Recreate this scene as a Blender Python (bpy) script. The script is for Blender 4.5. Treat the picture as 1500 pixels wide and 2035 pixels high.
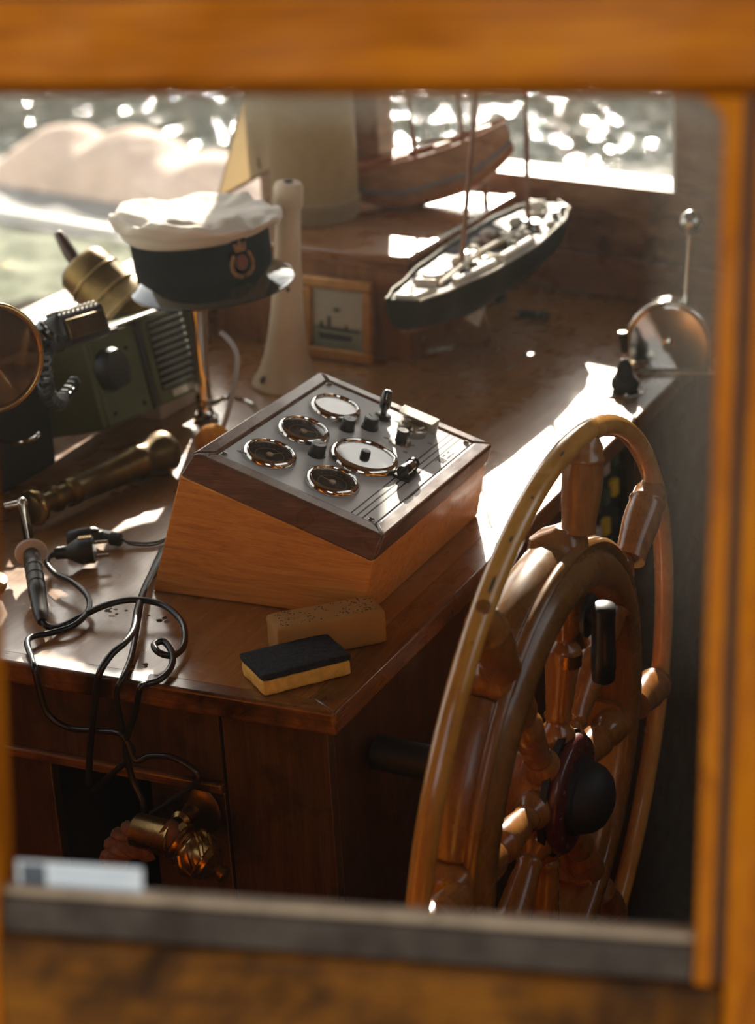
import bpy, bmesh, math, random
from mathutils import Vector, Matrix, noise
from math import sin, cos, tan, pi, radians, degrees, atan2, hypot

for o in list(bpy.data.objects):
    bpy.data.objects.remove(o, do_unlink=True)
scene = bpy.context.scene
COL = scene.collection
random.seed(7)

# ------------------------------------------------------------------ camera, world, sun, exposure
FPX = 4000.0                                     # focal length in pixels of the 1500 x 2035 frame
CAM = Vector((0.9617, -1.8266, 1.0254))
RIGHT = Vector((0.9059, 0.4198, -0.0550)).normalized()
FWD = Vector((-0.4108, 0.8398, -0.3550)).normalized()
UP = RIGHT.cross(FWD).normalized()
cam_data = bpy.data.cameras.new('camera')
cam_data.sensor_fit = 'HORIZONTAL'
cam_data.sensor_width = 36.0
cam_data.lens = FPX / 1500.0 * 36.0
cam_data.clip_start = 0.02
cam_data.clip_end = 400
cam_data.dof.use_dof = True
cam_data.dof.focus_distance = 2.43
cam_data.dof.aperture_fstop = 5.0
cam_data.dof.aperture_blades = 8
cam = bpy.data.objects.new('camera', cam_data)
COL.objects.link(cam)
cam.matrix_world = Matrix(((RIGHT.x, UP.x, -FWD.x, CAM.x), (RIGHT.y, UP.y, -FWD.y, CAM.y),
                           (RIGHT.z, UP.z, -FWD.z, CAM.z), (0, 0, 0, 1)))
scene.camera = cam

SUN_EL = radians(23.5)
SUN_AZ = radians(114.0)                          # direction towards the sun, from +X counter-clockwise
world = bpy.data.worlds.new('world')
scene.world = world
world.use_nodes = True
wn = world.node_tree.nodes
wl = world.node_tree.links
wn.clear()
wo = wn.new('ShaderNodeOutputWorld')
wb = wn.new('ShaderNodeBackground')
ws = wn.new('ShaderNodeTexSky')
ws.sky_type = 'NISHITA'
ws.sun_disc = False
ws.sun_elevation = SUN_EL
ws.sun_rotation = pi / 2 - SUN_AZ
ws.dust_density = 0.5
wh = wn.new('ShaderNodeHueSaturation')           # thin milky haze in the air
wh.inputs['Saturation'].default_value = 0.45
wl.new(ws.outputs[0], wh.inputs['Color'])
wt = wn.new('ShaderNodeMix'); wt.data_type = 'RGBA'; wt.blend_type = 'MULTIPLY'
wt.inputs[0].default_value = 1.0
wt.inputs[7].default_value = (1.0, 0.93, 0.80, 1.0)
wl.new(wh.outputs[0], wt.inputs[6])
wl.new(wt.outputs[2], wb.inputs[0])
wb.inputs[1].default_value = 0.40
wl.new(wb.outputs[0], wo.inputs[0])

sun_data = bpy.data.lights.new('sun', 'SUN')
sun_data.energy = 12.0
sun_data.angle = radians(0.6)
sun_data.color = (1.0, 0.90, 0.74)
sun = bpy.data.objects.new('sun', sun_data)
COL.objects.link(sun)
sd = Vector((cos(SUN_AZ) * cos(SUN_EL), sin(SUN_AZ) * cos(SUN_EL), sin(SUN_EL)))
sun.rotation_euler = sd.to_track_quat('Z', 'Y').to_euler()
sun.location = sd * 20

scene.view_settings.view_transform = 'Standard'
scene.view_settings.look = 'None'
scene.view_settings.exposure = 0.35
scene.view_settings.gamma = 1.0
scene.view_settings.use_curve_mapping = False
scene.cycles.use_denoising = True
scene.cycles.caustics_reflective = False
scene.cycles.caustics_refractive = False
scene.cycles.max_bounces = 7
scene.cycles.diffuse_bounces = 4
scene.cycles.glossy_bounces = 3
scene.cycles.use_adaptive_sampling = True
scene.cycles.adaptive_threshold = 0.10
scene.cycles.transparent_max_bounces = 12

# ------------------------------------------------------------------ placing helpers: a photo pixel to a point on a real plane
def ray(px, py):
    return FWD + RIGHT * ((px - 750.0) / FPX) - UP * ((py - 1017.5) / FPX)
def on_plane(px, py, p, n):
    d = ray(px, py)
    return CAM + d * ((p - CAM).dot(n) / d.dot(n))
def onz(px, py, z=0.0):
    return on_plane(px, py, Vector((0, 0, z)), Vector((0, 0, 1)))
def ony(px, py, y):
    return on_plane(px, py, Vector((0, y, 0)), Vector((0, 1, 0)))
def onx(px, py, x):
    return on_plane(px, py, Vector((x, 0, 0)), Vector((1, 0, 0)))

# ------------------------------------------------------------------ mesh helpers
ORG = {}
def frame(o, x, y, z):
    return Matrix(((x[0], y[0], z[0], o[0]), (x[1], y[1], z[1], o[1]), (x[2], y[2], z[2], o[2]), (0, 0, 0, 1)))
def frame_z(o, zdir, xhint=(1, 0, 0)):
    z = Vector(zdir).normalized()
    h = Vector(xhint)
    if abs(h.normalized().dot(z)) > 0.98:
        h = Vector((0, 1, 0))
    x = (h - z * h.dot(z)).normalized()
    return frame(Vector(o), x, z.cross(x), z)
def rotz(o, deg):
    return Matrix.Translation(Vector(o)) @ Matrix.Rotation(radians(deg), 4, 'Z')
ID = Matrix()

class B:
    def __init__(s, M=None):
        s.v = []; s.f = []; s.M = M.copy() if M else Matrix()
    def add(s, vs, fs, M=None):
        T = s.M @ M if M else s.M
        k = len(s.v)
        s.v += [T @ Vector(p) for p in vs]
        s.f += [tuple(i + k for i in q) for q in fs]
        return s
    def box(s, lo, hi, M=None):
        x0, y0, z0 = lo; x1, y1, z1 = hi
        vs = [(x0, y0, z0), (x1, y0, z0), (x1, y1, z0), (x0, y1, z0), (x0, y0, z1), (x1, y0, z1), (x1, y1, z1), (x0, y1, z1)]
        return s.add(vs, [(0, 3, 2, 1), (4, 5, 6, 7), (0, 1, 5, 4), (1, 2, 6, 5), (2, 3, 7, 6), (3, 0, 4, 7)], M)
    def hexa(s, vs, M=None):
        return s.add(vs, [(0, 3, 2, 1), (4, 5, 6, 7), (0, 1, 5, 4), (1, 2, 6, 5), (2, 3, 7, 6), (3, 0, 4, 7)], M)
    def prism(s, poly, z0, z1, M=None):
        n = len(poly)
        area = sum(poly[i][0] * poly[(i + 1) % n][1] - poly[(i + 1) % n][0] * poly[i][1] for i in range(n))
        if area < 0: poly = poly[::-1]
        vs = [(p[0], p[1], z0) for p in poly] + [(p[0], p[1], z1) for p in poly]
        fs = [tuple(range(n))[::-1], tuple(range(n, 2 * n))]
        fs += [(i, (i + 1) % n, n + (i + 1) % n, n + i) for i in range(n)]
        return s.add(vs, fs, M)
    def lathe(s, prof, n=32, M=None, closed=False, a0=0.0, a1=2 * pi):
        full = abs(a1 - a0 - 2 * pi) < 1e-6
        m = n if full else n + 1
        vs = []; fs = []
        P = len(prof)
        for i in range(m):
            a = a0 + (a1 - a0) * i / n
            for r, z in prof:
                vs.append((r * cos(a), r * sin(a), z))
        for i in range(n):
            j = (i + 1) % m
            for k in range(P if closed else P - 1):
                l = (k + 1) % P
                fs.append((i * P + k, j * P + k, j * P + l, i * P + l))
        if not full:
            fs.append(tuple(range(P))[::-1] if closed else tuple(range(P))[::-1])
            fs.append(tuple((m - 1) * P + k for k in range(P)))
        elif not closed:
            if prof[0][0] > 1e-6: fs.append(tuple(i * P for i in range(m))[::-1])
            if prof[-1][0] > 1e-6: fs.append(tuple(i * P + P - 1 for i in range(m)))
        return s.add(vs, fs, M)
    def cyl(s, p0, p1, r0, r1=None, n=20):
        p0 = Vector(p0); p1 = Vector(p1)
        r1 = r0 if r1 is None else r1
        return s.lathe([(r0, 0), (r1, (p1 - p0).length)], n, frame_z(p0, p1 - p0))
    def turned(s, p0, p1, prof, n=24):
        p0 = Vector(p0); p1 = Vector(p1)
        L = (p1 - p0).length
        return s.lathe([(r, t * L) for t, r in prof], n, frame_z(p0, p1 - p0))
    def tube(s, path, r, n=10, closed=False, flat=1.0):
        path = [Vector(p) for p in path]
        N = len(path)
        rr = r if isinstance(r, (list, tuple)) else [r] * N
        t0 = (path[1] - path[0]).normalized()
        nrm = t0.orthogonal().normalized()
        vs = []
        prev = t0
        for i in range(N):
            if closed: t = (path[(i + 1) % N] - path[i - 1]).normalized()
            else: t = (path[min(i + 1, N - 1)] - path[max(i - 1, 0)]).normalized()
            q = prev.rotation_difference(t)
            nrm = (q @ nrm); nrm = (nrm - t * nrm.dot(t)).normalized()
            prev = t
            bn = t.cross(nrm)
            for k in range(n):
                a = 2 * pi * k / n
                vs.append(path[i] + nrm * (rr[i] * cos(a)) + bn * (rr[i] * flat * sin(a)))
        fs = []
        for i in range(N if closed else N - 1):
            j = (i + 1) % N
            for k in range(n):
                l = (k + 1) % n
                fs.append((i * n + k, i * n + l, j * n + l, j * n + k))
        if not closed:
            fs.append(tuple(range(n))[::-1]); fs.append(tuple((N - 1) * n + k for k in range(n)))
        return s.add(vs, fs)
    def torus(s, R, r, M=None, n=36, m=10, sz=1.0):
        return s.lathe([(R + r * cos(2 * pi * k / m), r * sz * sin(2 * pi * k / m)) for k in range(m)], n, M, closed=True)
    def sphere(s, c, r, n=20, sc=(1, 1, 1), M=None):
        prof = [(r * sin(pi * k / 12), -r * cos(pi * k / 12)) for k in range(13)]
        T = Matrix.Translation(Vector(c)) @ Matrix.Diagonal((sc[0], sc[1], sc[2], 1))
        return s.lathe(prof, n, M @ T if M else T)
    def grid(s, fn, nu, nv, closed_u=False):
        vs = [fn(i / (nu if closed_u else nu - 1), j / (nv - 1)) for i in range(nu) for j in range(nv)]
        fs = []
        for i in range(nu if closed_u else nu - 1):
            k = (i + 1) % nu
            for j in range(nv - 1):
                fs.append((i * nv + j, k * nv + j, k * nv + j + 1, i * nv + j + 1))
        return s.add(vs, fs)
    def build(s, name, mat, parent=None, org=None, smooth=True, bevel=0.0, seg=2, ang=38, recalc=True):
        me = bpy.data.meshes.new(name)
        if parent is not None:
            base = ORG[parent.name]
        else:
            base = Vector(org) if org is not None else Vector((0, 0, 0))
        me.from_pydata([tuple(p - base) for p in s.v], [], s.f)
        me.validate()
        if recalc:
            bm = bmesh.new(); bm.from_mesh(me)
            bmesh.ops.remove_doubles(bm, verts=bm.verts, dist=1e-6)
            bmesh.ops.recalc_face_normals(bm, faces=bm.faces)
            bm.to_mesh(me); bm.free()
        me.materials.append(mat)
        if smooth:
            me.shade_smooth()
            me.set_sharp_from_angle(angle=radians(ang))
        ob = bpy.data.objects.new(name, me)
        COL.objects.link(ob)
        if parent is not None: ob.parent = parent
        else: ob.location = base
        ORG[ob.name] = base
        if bevel > 0:
            md = ob.modifiers.new('bevel', 'BEVEL')
            md.width = bevel; md.segments = seg; md.limit_method = 'ANGLE'; md.angle_limit = radians(40)
            md.harden_normals = False
        return ob

def thing(name, label, cat, loc, group=None):
    o = bpy.data.objects.new(name, None)
    COL.objects.link(o)
    o.empty_display_size = 0.02
    o.location = Vector(loc)
    ORG[o.name] = Vector(loc)
    o['label'] = label; o['category'] = cat
    if group: o['group'] = group
    return o
def tag(o, label, cat, group=None):
    o['label'] = label; o['category'] = cat
    if group: o['group'] = group
    return o
def struct(o, label=None):
    o['kind'] = 'structure'
    if label: o['label'] = label
    return o
def sthing(name, loc, label):
    o = bpy.data.objects.new(name, None)
    COL.objects.link(o); o.empty_display_size = 0.02
    o.location = Vector(loc); ORG[o.name] = Vector(loc)
    o['kind'] = 'structure'; o['label'] = label
    return o
def spline(pts, per=10, closed=False):
    pts = [Vector(p) for p in pts]
    out = []
    N = len(pts)
    for i in range(N if closed else N - 1):
        p1, p2 = pts[i], pts[(i + 1) % N]
        p0 = pts[i - 1] if (i > 0 or closed) else p1 * 2 - p2
        p3 = pts[(i + 2) % N] if (i + 2 < N or closed) else p2 * 2 - p1
        for k in range(per):
            t = k / per
            out.append(0.5 * ((2 * p1) + (p2 - p0) * t + (2 * p0 - 5 * p1 + 4 * p2 - p3) * t * t + (3 * p1 - p0 - 3 * p2 + p3) * t ** 3))
    if not closed: out.append(pts[-1])
    return out

# ------------------------------------------------------------------ materials
def srgb(r, g, b):
    f = lambda c: (c / 255 / 12.92) if c <= 10 else ((c / 255 + 0.055) / 1.055) ** 2.4
    return (f(r), f(g), f(b), 1.0)
def newmat(name):
    m = bpy.data.materials.new(name)
    m.use_nodes = True
    nt = m.node_tree
    nt.nodes.clear()
    out = nt.nodes.new('ShaderNodeOutputMaterial')
    p = nt.nodes.new('ShaderNodeBsdfPrincipled')
    nt.links.new(p.outputs[0], out.inputs[0])
    return m, nt, p, out
def node(nt, t, **kw):
    n = nt.nodes.new(t)
    for k, v in kw.items(): setattr(n, k, v)
    return n
def ramp(nt, fac, stops):
    r = nt.nodes.new('ShaderNodeValToRGB')
    e = r.color_ramp.elements
    while len(e) < len(stops): e.new(0.5)
    for i, (p, c) in enumerate(stops):
        e[i].position = p; e[i].color = c
    nt.links.new(fac, r.inputs[0])
    return r
def coords(nt, scale, rot=(0, 0, 0)):
    tc = nt.nodes.new('ShaderNodeTexCoord')
    mp = nt.nodes.new('ShaderNodeMapping')
    mp.inputs['Scale'].default_value = scale
    mp.inputs['Rotation'].default_value = rot
    nt.links.new(tc.outputs['Object'], mp.inputs[0])
    return mp.outputs[0]
def noise_tex(nt, vec, scale, detail=4, rough=0.55, dist=0.0):
    n = nt.nodes.new('ShaderNodeTexNoise')
    n.inputs['Scale'].default_value = scale
    n.inputs['Detail'].default_value = detail
    n.inputs['Roughness'].default_value = rough
    n.inputs['Distortion'].default_value = dist
    nt.links.new(vec, n.inputs['Vector'])
    return n.outputs['Fac']
def bump(nt, p, h, strength, dist=0.002):
    b = nt.nodes.new('ShaderNodeBump')
    b.inputs['Strength'].default_value = strength
    b.inputs['Distance'].default_value = dist
    nt.links.new(h, b.inputs['Height'])
    nt.links.new(b.outputs[0], p.inputs['Normal'])
def wood(name, dark, mid, light, grain=(1, 9, 9), scale=6.0, rough=0.32, coat=0.5, rot=(0, 0, 0), wear=0.0, bumpy=0.25, croug=0.12, spec=0.5):
    m, nt, p, out = newmat(name)
    p.inputs['Specular IOR Level'].default_value = spec
    v = coords(nt, grain, rot)
    a = noise_tex(nt, v, scale, 4, 0.6, 0.6)
    v2 = coords(nt, tuple(g * 5 if g > 2 else g * 1.6 for g in grain), rot)
    b = noise_tex(nt, v2, scale * 1.5, 3, 0.7, 0.2)
    mx = node(nt, 'ShaderNodeMix', data_type='FLOAT')
    mx.inputs[0].default_value = 0.45
    nt.links.new(a, mx.inputs[2]); nt.links.new(b, mx.inputs[3])
    r = ramp(nt, mx.outputs[0], [(0.30, dark), (0.5, mid), (0.70, light)])
    col = r.outputs[0]
    if wear > 0:
        w = noise_tex(nt, coords(nt, (1, 1, 1)), 9.0, 7, 0.7, 0.4)
        wr = ramp(nt, w, [(0.55 - wear * 0.1, (0, 0, 0, 1)), (0.72 - wear * 0.1, (1, 1, 1, 1))])
        mm = node(nt, 'ShaderNodeMix', data_type='RGBA')
        mm.inputs[7].default_value = tuple(c * 0.45 for c in dark[:3]) + (1,)
        nt.links.new(wr.outputs[0], mm.inputs[0]); nt.links.new(col, mm.inputs[6])
        col = mm.outputs[2]
    nt.links.new(col, p.inputs['Base Color'])
    rr = ramp(nt, noise_tex(nt, coords(nt, (1, 1, 1)), 14, 2, 0.6), [(0.35, (rough * 0.75,) * 3 + (1,)), (0.7, (min(1, rough * 1.4),) * 3 + (1,))])
    nt.links.new(rr.outputs[0], p.inputs['Roughness'])
    p.inputs['Coat Weight'].default_value = coat
    p.inputs['Coat Roughness'].default_value = croug
    if bumpy > 0.11:
        bump(nt, p, noise_tex(nt, v2, scale * 1.5, 2, 0.6, 0.0), bumpy * 0.6, 0.0012)
    return m
def plain(name, col, rough=0.5, metal=0.0, spec=0.5, coat=0.0, var=0.0, vscale=30, bmp=0.0, bscale=60, sheen=0.0, col2=None):
    m, nt, p, out = newmat(name)
    p.inputs['Base Color'].default_value = col
    p.inputs['Roughness'].default_value = rough
    p.inputs['Metallic'].default_value = metal
    p.inputs['Specular IOR Level'].default_value = spec
    p.inputs['Coat Weight'].default_value = coat
    p.inputs['Sheen Weight'].default_value = sheen
    if var > 0:
        c2 = col2 or tuple(c * (1 - var) for c in col[:3]) + (1,)
        h = noise_tex(nt, coords(nt, (1, 1, 1)), vscale, 5, 0.6, 0.3)
        r = ramp(nt, h, [(0.35, c2), (0.65, col)])
        nt.links.new(r.outputs[0], p.inputs['Base Color'])
        rr = ramp(nt, h, [(0.3, (min(1, rough * 1.5),) * 3 + (1,)), (0.7, (rough * 0.8,) * 3 + (1,))])
        nt.links.new(rr.outputs[0], p.inputs['Roughness'])
    if bmp > 0:
        bump(nt, p, noise_tex(nt, coords(nt, (1, 1, 1)), bscale, 5, 0.6), bmp, 0.002)
    return m
def pane_mat(name, dirt=0.05, edge=None, tint=(1, 1, 1, 1), spec=1.0):
    """thin window glass: clear with a Fresnel reflection and a film of dirt"""
    m, nt, p, out = newmat(name)
    nt.nodes.remove(p)
    tr = node(nt, 'ShaderNodeBsdfTransparent'); tr.inputs[0].default_value = tint
    gl = node(nt, 'ShaderNodeBsdfGlossy'); gl.inputs['Roughness'].default_value = 0.02
    ge = node(nt, 'ShaderNodeNewGeometry')
    dt = node(nt, 'ShaderNodeVectorMath', operation='DOT_PRODUCT')
    nt.links.new(ge.outputs['Normal'], dt.inputs[0]); nt.links.new(ge.outputs['Incoming'], dt.inputs[1])
    ab = node(nt, 'ShaderNodeMath', operation='ABSOLUTE'); nt.links.new(dt.outputs['Value'], ab.inputs[0])
    iv = node(nt, 'ShaderNodeMath', operation='SUBTRACT'); iv.inputs[0].default_value = 1.0; nt.links.new(ab.outputs[0], iv.inputs[1])
    pw = node(nt, 'ShaderNodeMath', operation='POWER'); pw.inputs[1].default_value = 5.0; nt.links.new(iv.outputs[0], pw.inputs[0])
    ma = node(nt, 'ShaderNodeMath', operation='MULTIPLY_ADD'); ma.inputs[1].default_value = 0.96 * spec; ma.inputs[2].default_value = 0.04 * spec
    nt.links.new(pw.outputs[0], ma.inputs[0]); fro = ma.outputs[0]
    m1 = node(nt, 'ShaderNodeMixShader')
    nt.links.new(fro, m1.inputs[0]); nt.links.new(tr.outputs[0], m1.inputs[1]); nt.links.new(gl.outputs[0], m1.inputs[2])
    di = node(nt, 'ShaderNodeBsdfDiffuse'); di.inputs[0].default_value = srgb(205, 198, 185)
    tl = node(nt, 'ShaderNodeBsdfTranslucent'); tl.inputs[0].default_value = srgb(215, 205, 190)
    m2 = node(nt, 'ShaderNodeMixShader'); m2.inputs[0].default_value = 0.6
    nt.links.new(di.outputs[0], m2.inputs[1]); nt.links.new(tl.outputs[0], m2.inputs[2])
    m3 = node(nt, 'ShaderNodeMixShader')
    h = noise_tex(nt, coords(nt, (1, 1, 1)), 12, 6, 0.65, 0.5)
    r = ramp(nt, h, [(0.3, (dirt * 0.4,) * 3 + (1,)), (0.75, (dirt * 1.7,) * 3 + (1,))])
    fac = r.outputs[0]
    if edge is not None: fac = edge(nt, fac)
    nt.links.new(fac, m3.inputs[0]); nt.links.new(m1.outputs[0], m3.inputs[1]); nt.links.new(m2.outputs[0], m3.inputs[2])
    nt.links.new(m3.outputs[0], out.inputs[0])
    return m

M = {}
M['frame_wood'] = wood('frame_wood', srgb(112, 54, 0), srgb(160, 88, 0), srgb(182, 110, 6), (1.2, 1.2, 9), 5, 0.6, 0.0, bumpy=0.1, spec=0.15)
M['frame_wood_v'] = wood('frame_wood_upright', srgb(112, 54, 0), srgb(160, 88, 0), srgb(182, 110, 6), (9, 9, 1.2), 5, 0.6, 0.0, bumpy=0.1, spec=0.15)
M['frame_worn_shaded'] = wood('frame_wood_worn_shaded', srgb(62, 34, 8), srgb(104, 60, 8), srgb(132, 80, 10), (1.2, 1.2, 9), 5, 0.6, 0.0, bumpy=0.1, spec=0.15, wear=0.8)  # stain patches are wear; the darker tones also paint in the rail's shade
M['frame_groove'] = plain('frame_groove', srgb(48, 30, 20), 0.6)
M['gasket'] = plain('gasket', srgb(58, 44, 34), 0.65, var=0.4)
M['sill_metal'] = plain('sill_metal', srgb(160, 138, 116), 0.5, 0.3, var=0.3)
M['top_wood'] = wood('worktop_wood', srgb(119, 76, 35), srgb(150, 101, 51), srgb(171, 122, 65), (34, 1.6, 20), 3.2, 0.3, 0.55, rot=(0, 0, radians(28)), bumpy=0.12)
M['trim_wood_x'] = wood('trim_wood_near', srgb(60, 34, 14), srgb(123, 76, 31), srgb(163, 109, 51), (1, 9, 9), 7, 0.35, 0.5, wear=1.0)
M['trim_wood_y'] = wood('trim_wood_side', srgb(67, 38, 18), srgb(113, 69, 31), srgb(144, 94, 45), (9, 1, 9), 7, 0.32, 0.6, wear=0.4)
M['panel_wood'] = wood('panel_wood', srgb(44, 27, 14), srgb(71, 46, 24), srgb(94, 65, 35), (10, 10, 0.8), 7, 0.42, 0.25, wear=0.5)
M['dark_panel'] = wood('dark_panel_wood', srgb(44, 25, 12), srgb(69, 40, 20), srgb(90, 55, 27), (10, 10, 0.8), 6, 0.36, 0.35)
M['wall_wood'] = wood('wall_wood', srgb(92, 61, 37), srgb(131, 92, 59), srgb(161, 124, 82), (1, 1, 5), 9, 0.45, 0.2, wear=0.5)
M['box_wood'] = wood('box_wood', srgb(172, 104, 34), srgb(220, 150, 62), srgb(238, 176, 88), (1.8, 30, 30), 4, 0.38, 0.18, rot=(0, radians(-10), 0), bumpy=0.12)
M['box_top'] = wood('box_top_wood', srgb(63, 38, 25), srgb(96, 61, 41), srgb(127, 88, 63), (2, 2, 9), 8, 0.34, 0.35, bumpy=0.25, croug=0.1)
M['wheel_wood'] = wood('wheel_wood', srgb(88, 57, 22), srgb(123, 82, 35), srgb(144, 101, 47), (12, 2.5, 2.5), 6, 0.27, 0.4, bumpy=0.08)
M['spoke_wood'] = wood('spoke_wood', srgb(104, 61, 22), srgb(138, 88, 35), srgb(159, 109, 49), (12, 12, 2), 6, 0.25, 0.45, bumpy=0.08)
M['rim_wood'] = wood('rim_wood', srgb(166, 110, 38), srgb(196, 140, 60), srgb(212, 160, 80), (4, 2, 2), 6, 0.22, 0.8, bumpy=0.05)
M['hub_wood'] = wood('hub_wood', srgb(58, 22, 20), srgb(80, 32, 28), srgb(100, 42, 36), (5, 5, 5), 8, 0.3, 0.5)
M['cab_wood'] = wood('chest_wood', srgb(94, 52, 25), srgb(134, 82, 43), srgb(159, 107, 59), (2, 8, 8), 5, 0.3, 0.55)
M['cab_wood_v'] = wood('chest_wood_upright', srgb(94, 52, 25), srgb(134, 82, 43), srgb(159, 107, 59), (8, 8, 1), 5, 0.38, 0.35)
M['steel_plate'] = plain('steel_plate', srgb(206, 206, 204), 0.45, 0.05, var=0.12, vscale=6, bmp=0.02, bscale=200)
M['chrome'] = plain('chrome', srgb(215, 210, 202), 0.09, 1.0)
M['dull_chrome'] = plain('dull_chrome', srgb(190, 184, 172), 0.22, 1.0, var=0.2, vscale=40)
M['brass'] = plain('brass', srgb(178, 146, 92), 0.24, 1.0, var=0.35, vscale=25)
M['dark_brass'] = plain('dark_brass', srgb(122, 98, 58), 0.34, 1.0, var=0.5, vscale=22)
M['gold_paint'] = plain('gilt_wood', srgb(176, 120, 56), 0.42, 0.35, var=0.3, vscale=30)
M['black_plastic'] = plain('black_plastic', srgb(28, 28, 29), 0.35)
M['black_matte'] = plain('black_matte', srgb(20, 20, 22), 0.6)
M['black_gloss'] = plain('black_gloss', srgb(14, 14, 17), 0.08, coat=1.0)
M['cable'] = plain('cable_rubber', srgb(20, 20, 21), 0.3, spec=0.6)
M['white_dial'] = plain('white_dial', srgb(226, 224, 216), 0.5, var=0.06)
M['black_dial'] = plain('black_dial', srgb(30, 30, 30), 0.5)
M['dial_mark'] = plain('dial_mark', srgb(150, 145, 132), 0.5)
M['dial_amber'] = plain('dial_amber', srgb(196, 168, 124), 0.5)
M['red_mark'] = plain('needle_paint', srgb(170, 150, 130), 0.5)
M['ink'] = plain('ink', srgb(24, 26, 30), 0.6)
M['ink_soft'] = plain('worn_ink', srgb(92, 92, 92), 0.6)
M['cream_paint'] = plain('cream_paint', srgb(214, 190, 158), 0.45, var=0.14, vscale=14, coat=0.15)
M['cream_chip'] = plain('chipped_spot', srgb(60, 48, 40), 0.6)
M['cap_white'] = plain('cap_cloth', srgb(226, 214, 196), 0.85, bmp=0.25, bscale=160, sheen=0.2)
M['cap_band'] = plain('cap_band', srgb(12, 13, 18), 0.8, spec=0.12, bmp=0.2, bscale=220)
M['badge_gold'] = plain('badge_thread', srgb(158, 110, 62), 0.5, 0.3, var=0.5, vscale=120)
M['badge_red'] = plain('badge_centre', srgb(120, 66, 58), 0.7)
M['olive'] = plain('olive_metal', srgb(84, 90, 52), 0.42, 0.15, var=0.2, vscale=12)
M['grille'] = plain('grille_metal', srgb(108, 108, 92), 0.42, 0.3)
M['pale_metal'] = plain('pale_metal', srgb(208, 202, 188), 0.35, 0.3)
M['grey_block'] = plain('grey_card', srgb(168, 150, 128), 0.8, var=0.12)
M['yellow_sponge'] = plain('yellow_sponge', srgb(240, 196, 92), 0.95, var=0.25, vscale=90, bmp=0.9, bscale=170)
M['scour'] = plain('scouring_pad', srgb(28, 34, 42), 0.95, var=0.4, vscale=200, bmp=1.0, bscale=320)
M['tan_sponge'] = plain('tan_sponge', srgb(176, 128, 62), 0.92, var=0.2, vscale=8, bmp=0.35, bscale=120)
M['sponge_hole'] = plain('sponge_pore', srgb(58, 40, 20), 0.95)
M['handle_grey'] = plain('handle_plastic', srgb(58, 54, 50), 0.35)
M['guard'] = plain('guard_plastic', srgb(206, 194, 172), 0.4, var=0.1)
M['rope'] = plain('rope_fibre', srgb(126, 78, 40), 0.85, var=0.4, vscale=60, bmp=0.6, bscale=120)
M['orange'] = plain('orange_yarn', srgb(246, 164, 24), 0.85, var=0.35, vscale=80, bmp=0.7, bscale=160)
M['grey_tube'] = plain('grey_hose', srgb(170, 172, 172), 0.35)
M['hull_black'] = plain('hull_black', srgb(12, 14, 15), 0.45, spec=0.3)
M['deck_grey'] = plain('deck_grey', srgb(84, 78, 74), 0.6, var=0.3)
M['fitting_white'] = plain('fitting_cream', srgb(214, 204, 186), 0.55, var=0.2, vscale=60)
M['spar'] = plain('spar_wood', srgb(138, 100, 76), 0.5, var=0.2)
M['hull_brown'] = wood('model_hull_wood', srgb(112, 76, 52), srgb(158, 114, 82), srgb(190, 146, 108), (2, 8, 8), 10, 0.5, 0.2)
M['hull_orange'] = plain('hull_orange', srgb(164, 96, 54), 0.5, var=0.2)
M['hull_grey'] = plain('hull_grey', srgb(120, 116, 116), 0.5, var=0.2)
M['sail'] = plain('sail_cloth', srgb(196, 182, 154), 0.85, bmp=0.15, bscale=90)
def translucent(mt, col, fac):
    nt = mt.node_tree
    p = next(n for n in nt.nodes if n.type == 'BSDF_PRINCIPLED'); out = next(n for n in nt.nodes if n.type == 'OUTPUT_MATERIAL')
    tl = node(nt, 'ShaderNodeBsdfTranslucent'); tl.inputs[0].default_value = col
    mx = node(nt, 'ShaderNodeMixShader'); mx.inputs[0].default_value = fac
    nt.links.new(p.outputs[0], mx.inputs[1]); nt.links.new(tl.outputs[0], mx.inputs[2]); nt.links.new(mx.outputs[0], out.inputs[0])
translucent(M['sail'], srgb(220, 205, 176), 0.55)
M['thread'] = plain('rigging_thread', srgb(120, 104, 84), 0.8)
M['white_paint'] = plain('white_paint', srgb(226, 222, 210), 0.5, var=0.1)
M['ceiling'] = plain('ceiling_paint', srgb(222, 214, 198), 0.7)
M['floor'] = wood('floor_wood', srgb(30, 20, 16), srgb(46, 30, 22), srgb(58, 40, 30), (1, 9, 9), 5, 0.6, 0.05)
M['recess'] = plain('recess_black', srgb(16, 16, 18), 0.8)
M['leather'] = plain('sticker_paper', srgb(196, 200, 206), 0.6, var=0.06)
M['sticker_dark'] = plain('sticker_print', srgb(70, 76, 86), 0.6, var=0.3, vscale=60)
M['sticker_pale'] = plain('sticker_print_pale', srgb(168, 176, 190), 0.6)

# ------------------------------------------------------------------ the place: wheelhouse shell
X, Y, Z = Vector((1, 0, 0)), Vector((0, 1, 0)), Vector((0, 0, 1))
# near side wall leans and is turned 15 degrees; (u right, w down, n inward) with the opening's upper left corner as origin
W1 = Vector((0.965, 0.262, -0.029)).normalized()
W2 = Vector((-0.009, -0.150, -0.989)); W2 = (W2 - W1 * W2.dot(W1)).normalized()
WN = W1.cross(W2).normalized()
FM = frame(Vector((0.278, -0.884, 0.854)), W1, W2, WN)
OW, OH = 0.4045, 0.4838
def nearbox(u0, u1, w0, w1, n0, n1, b=None):
    b = b or B(FM)
    return b.box((u0, w0, n0), (u1, w1, n1))

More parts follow.
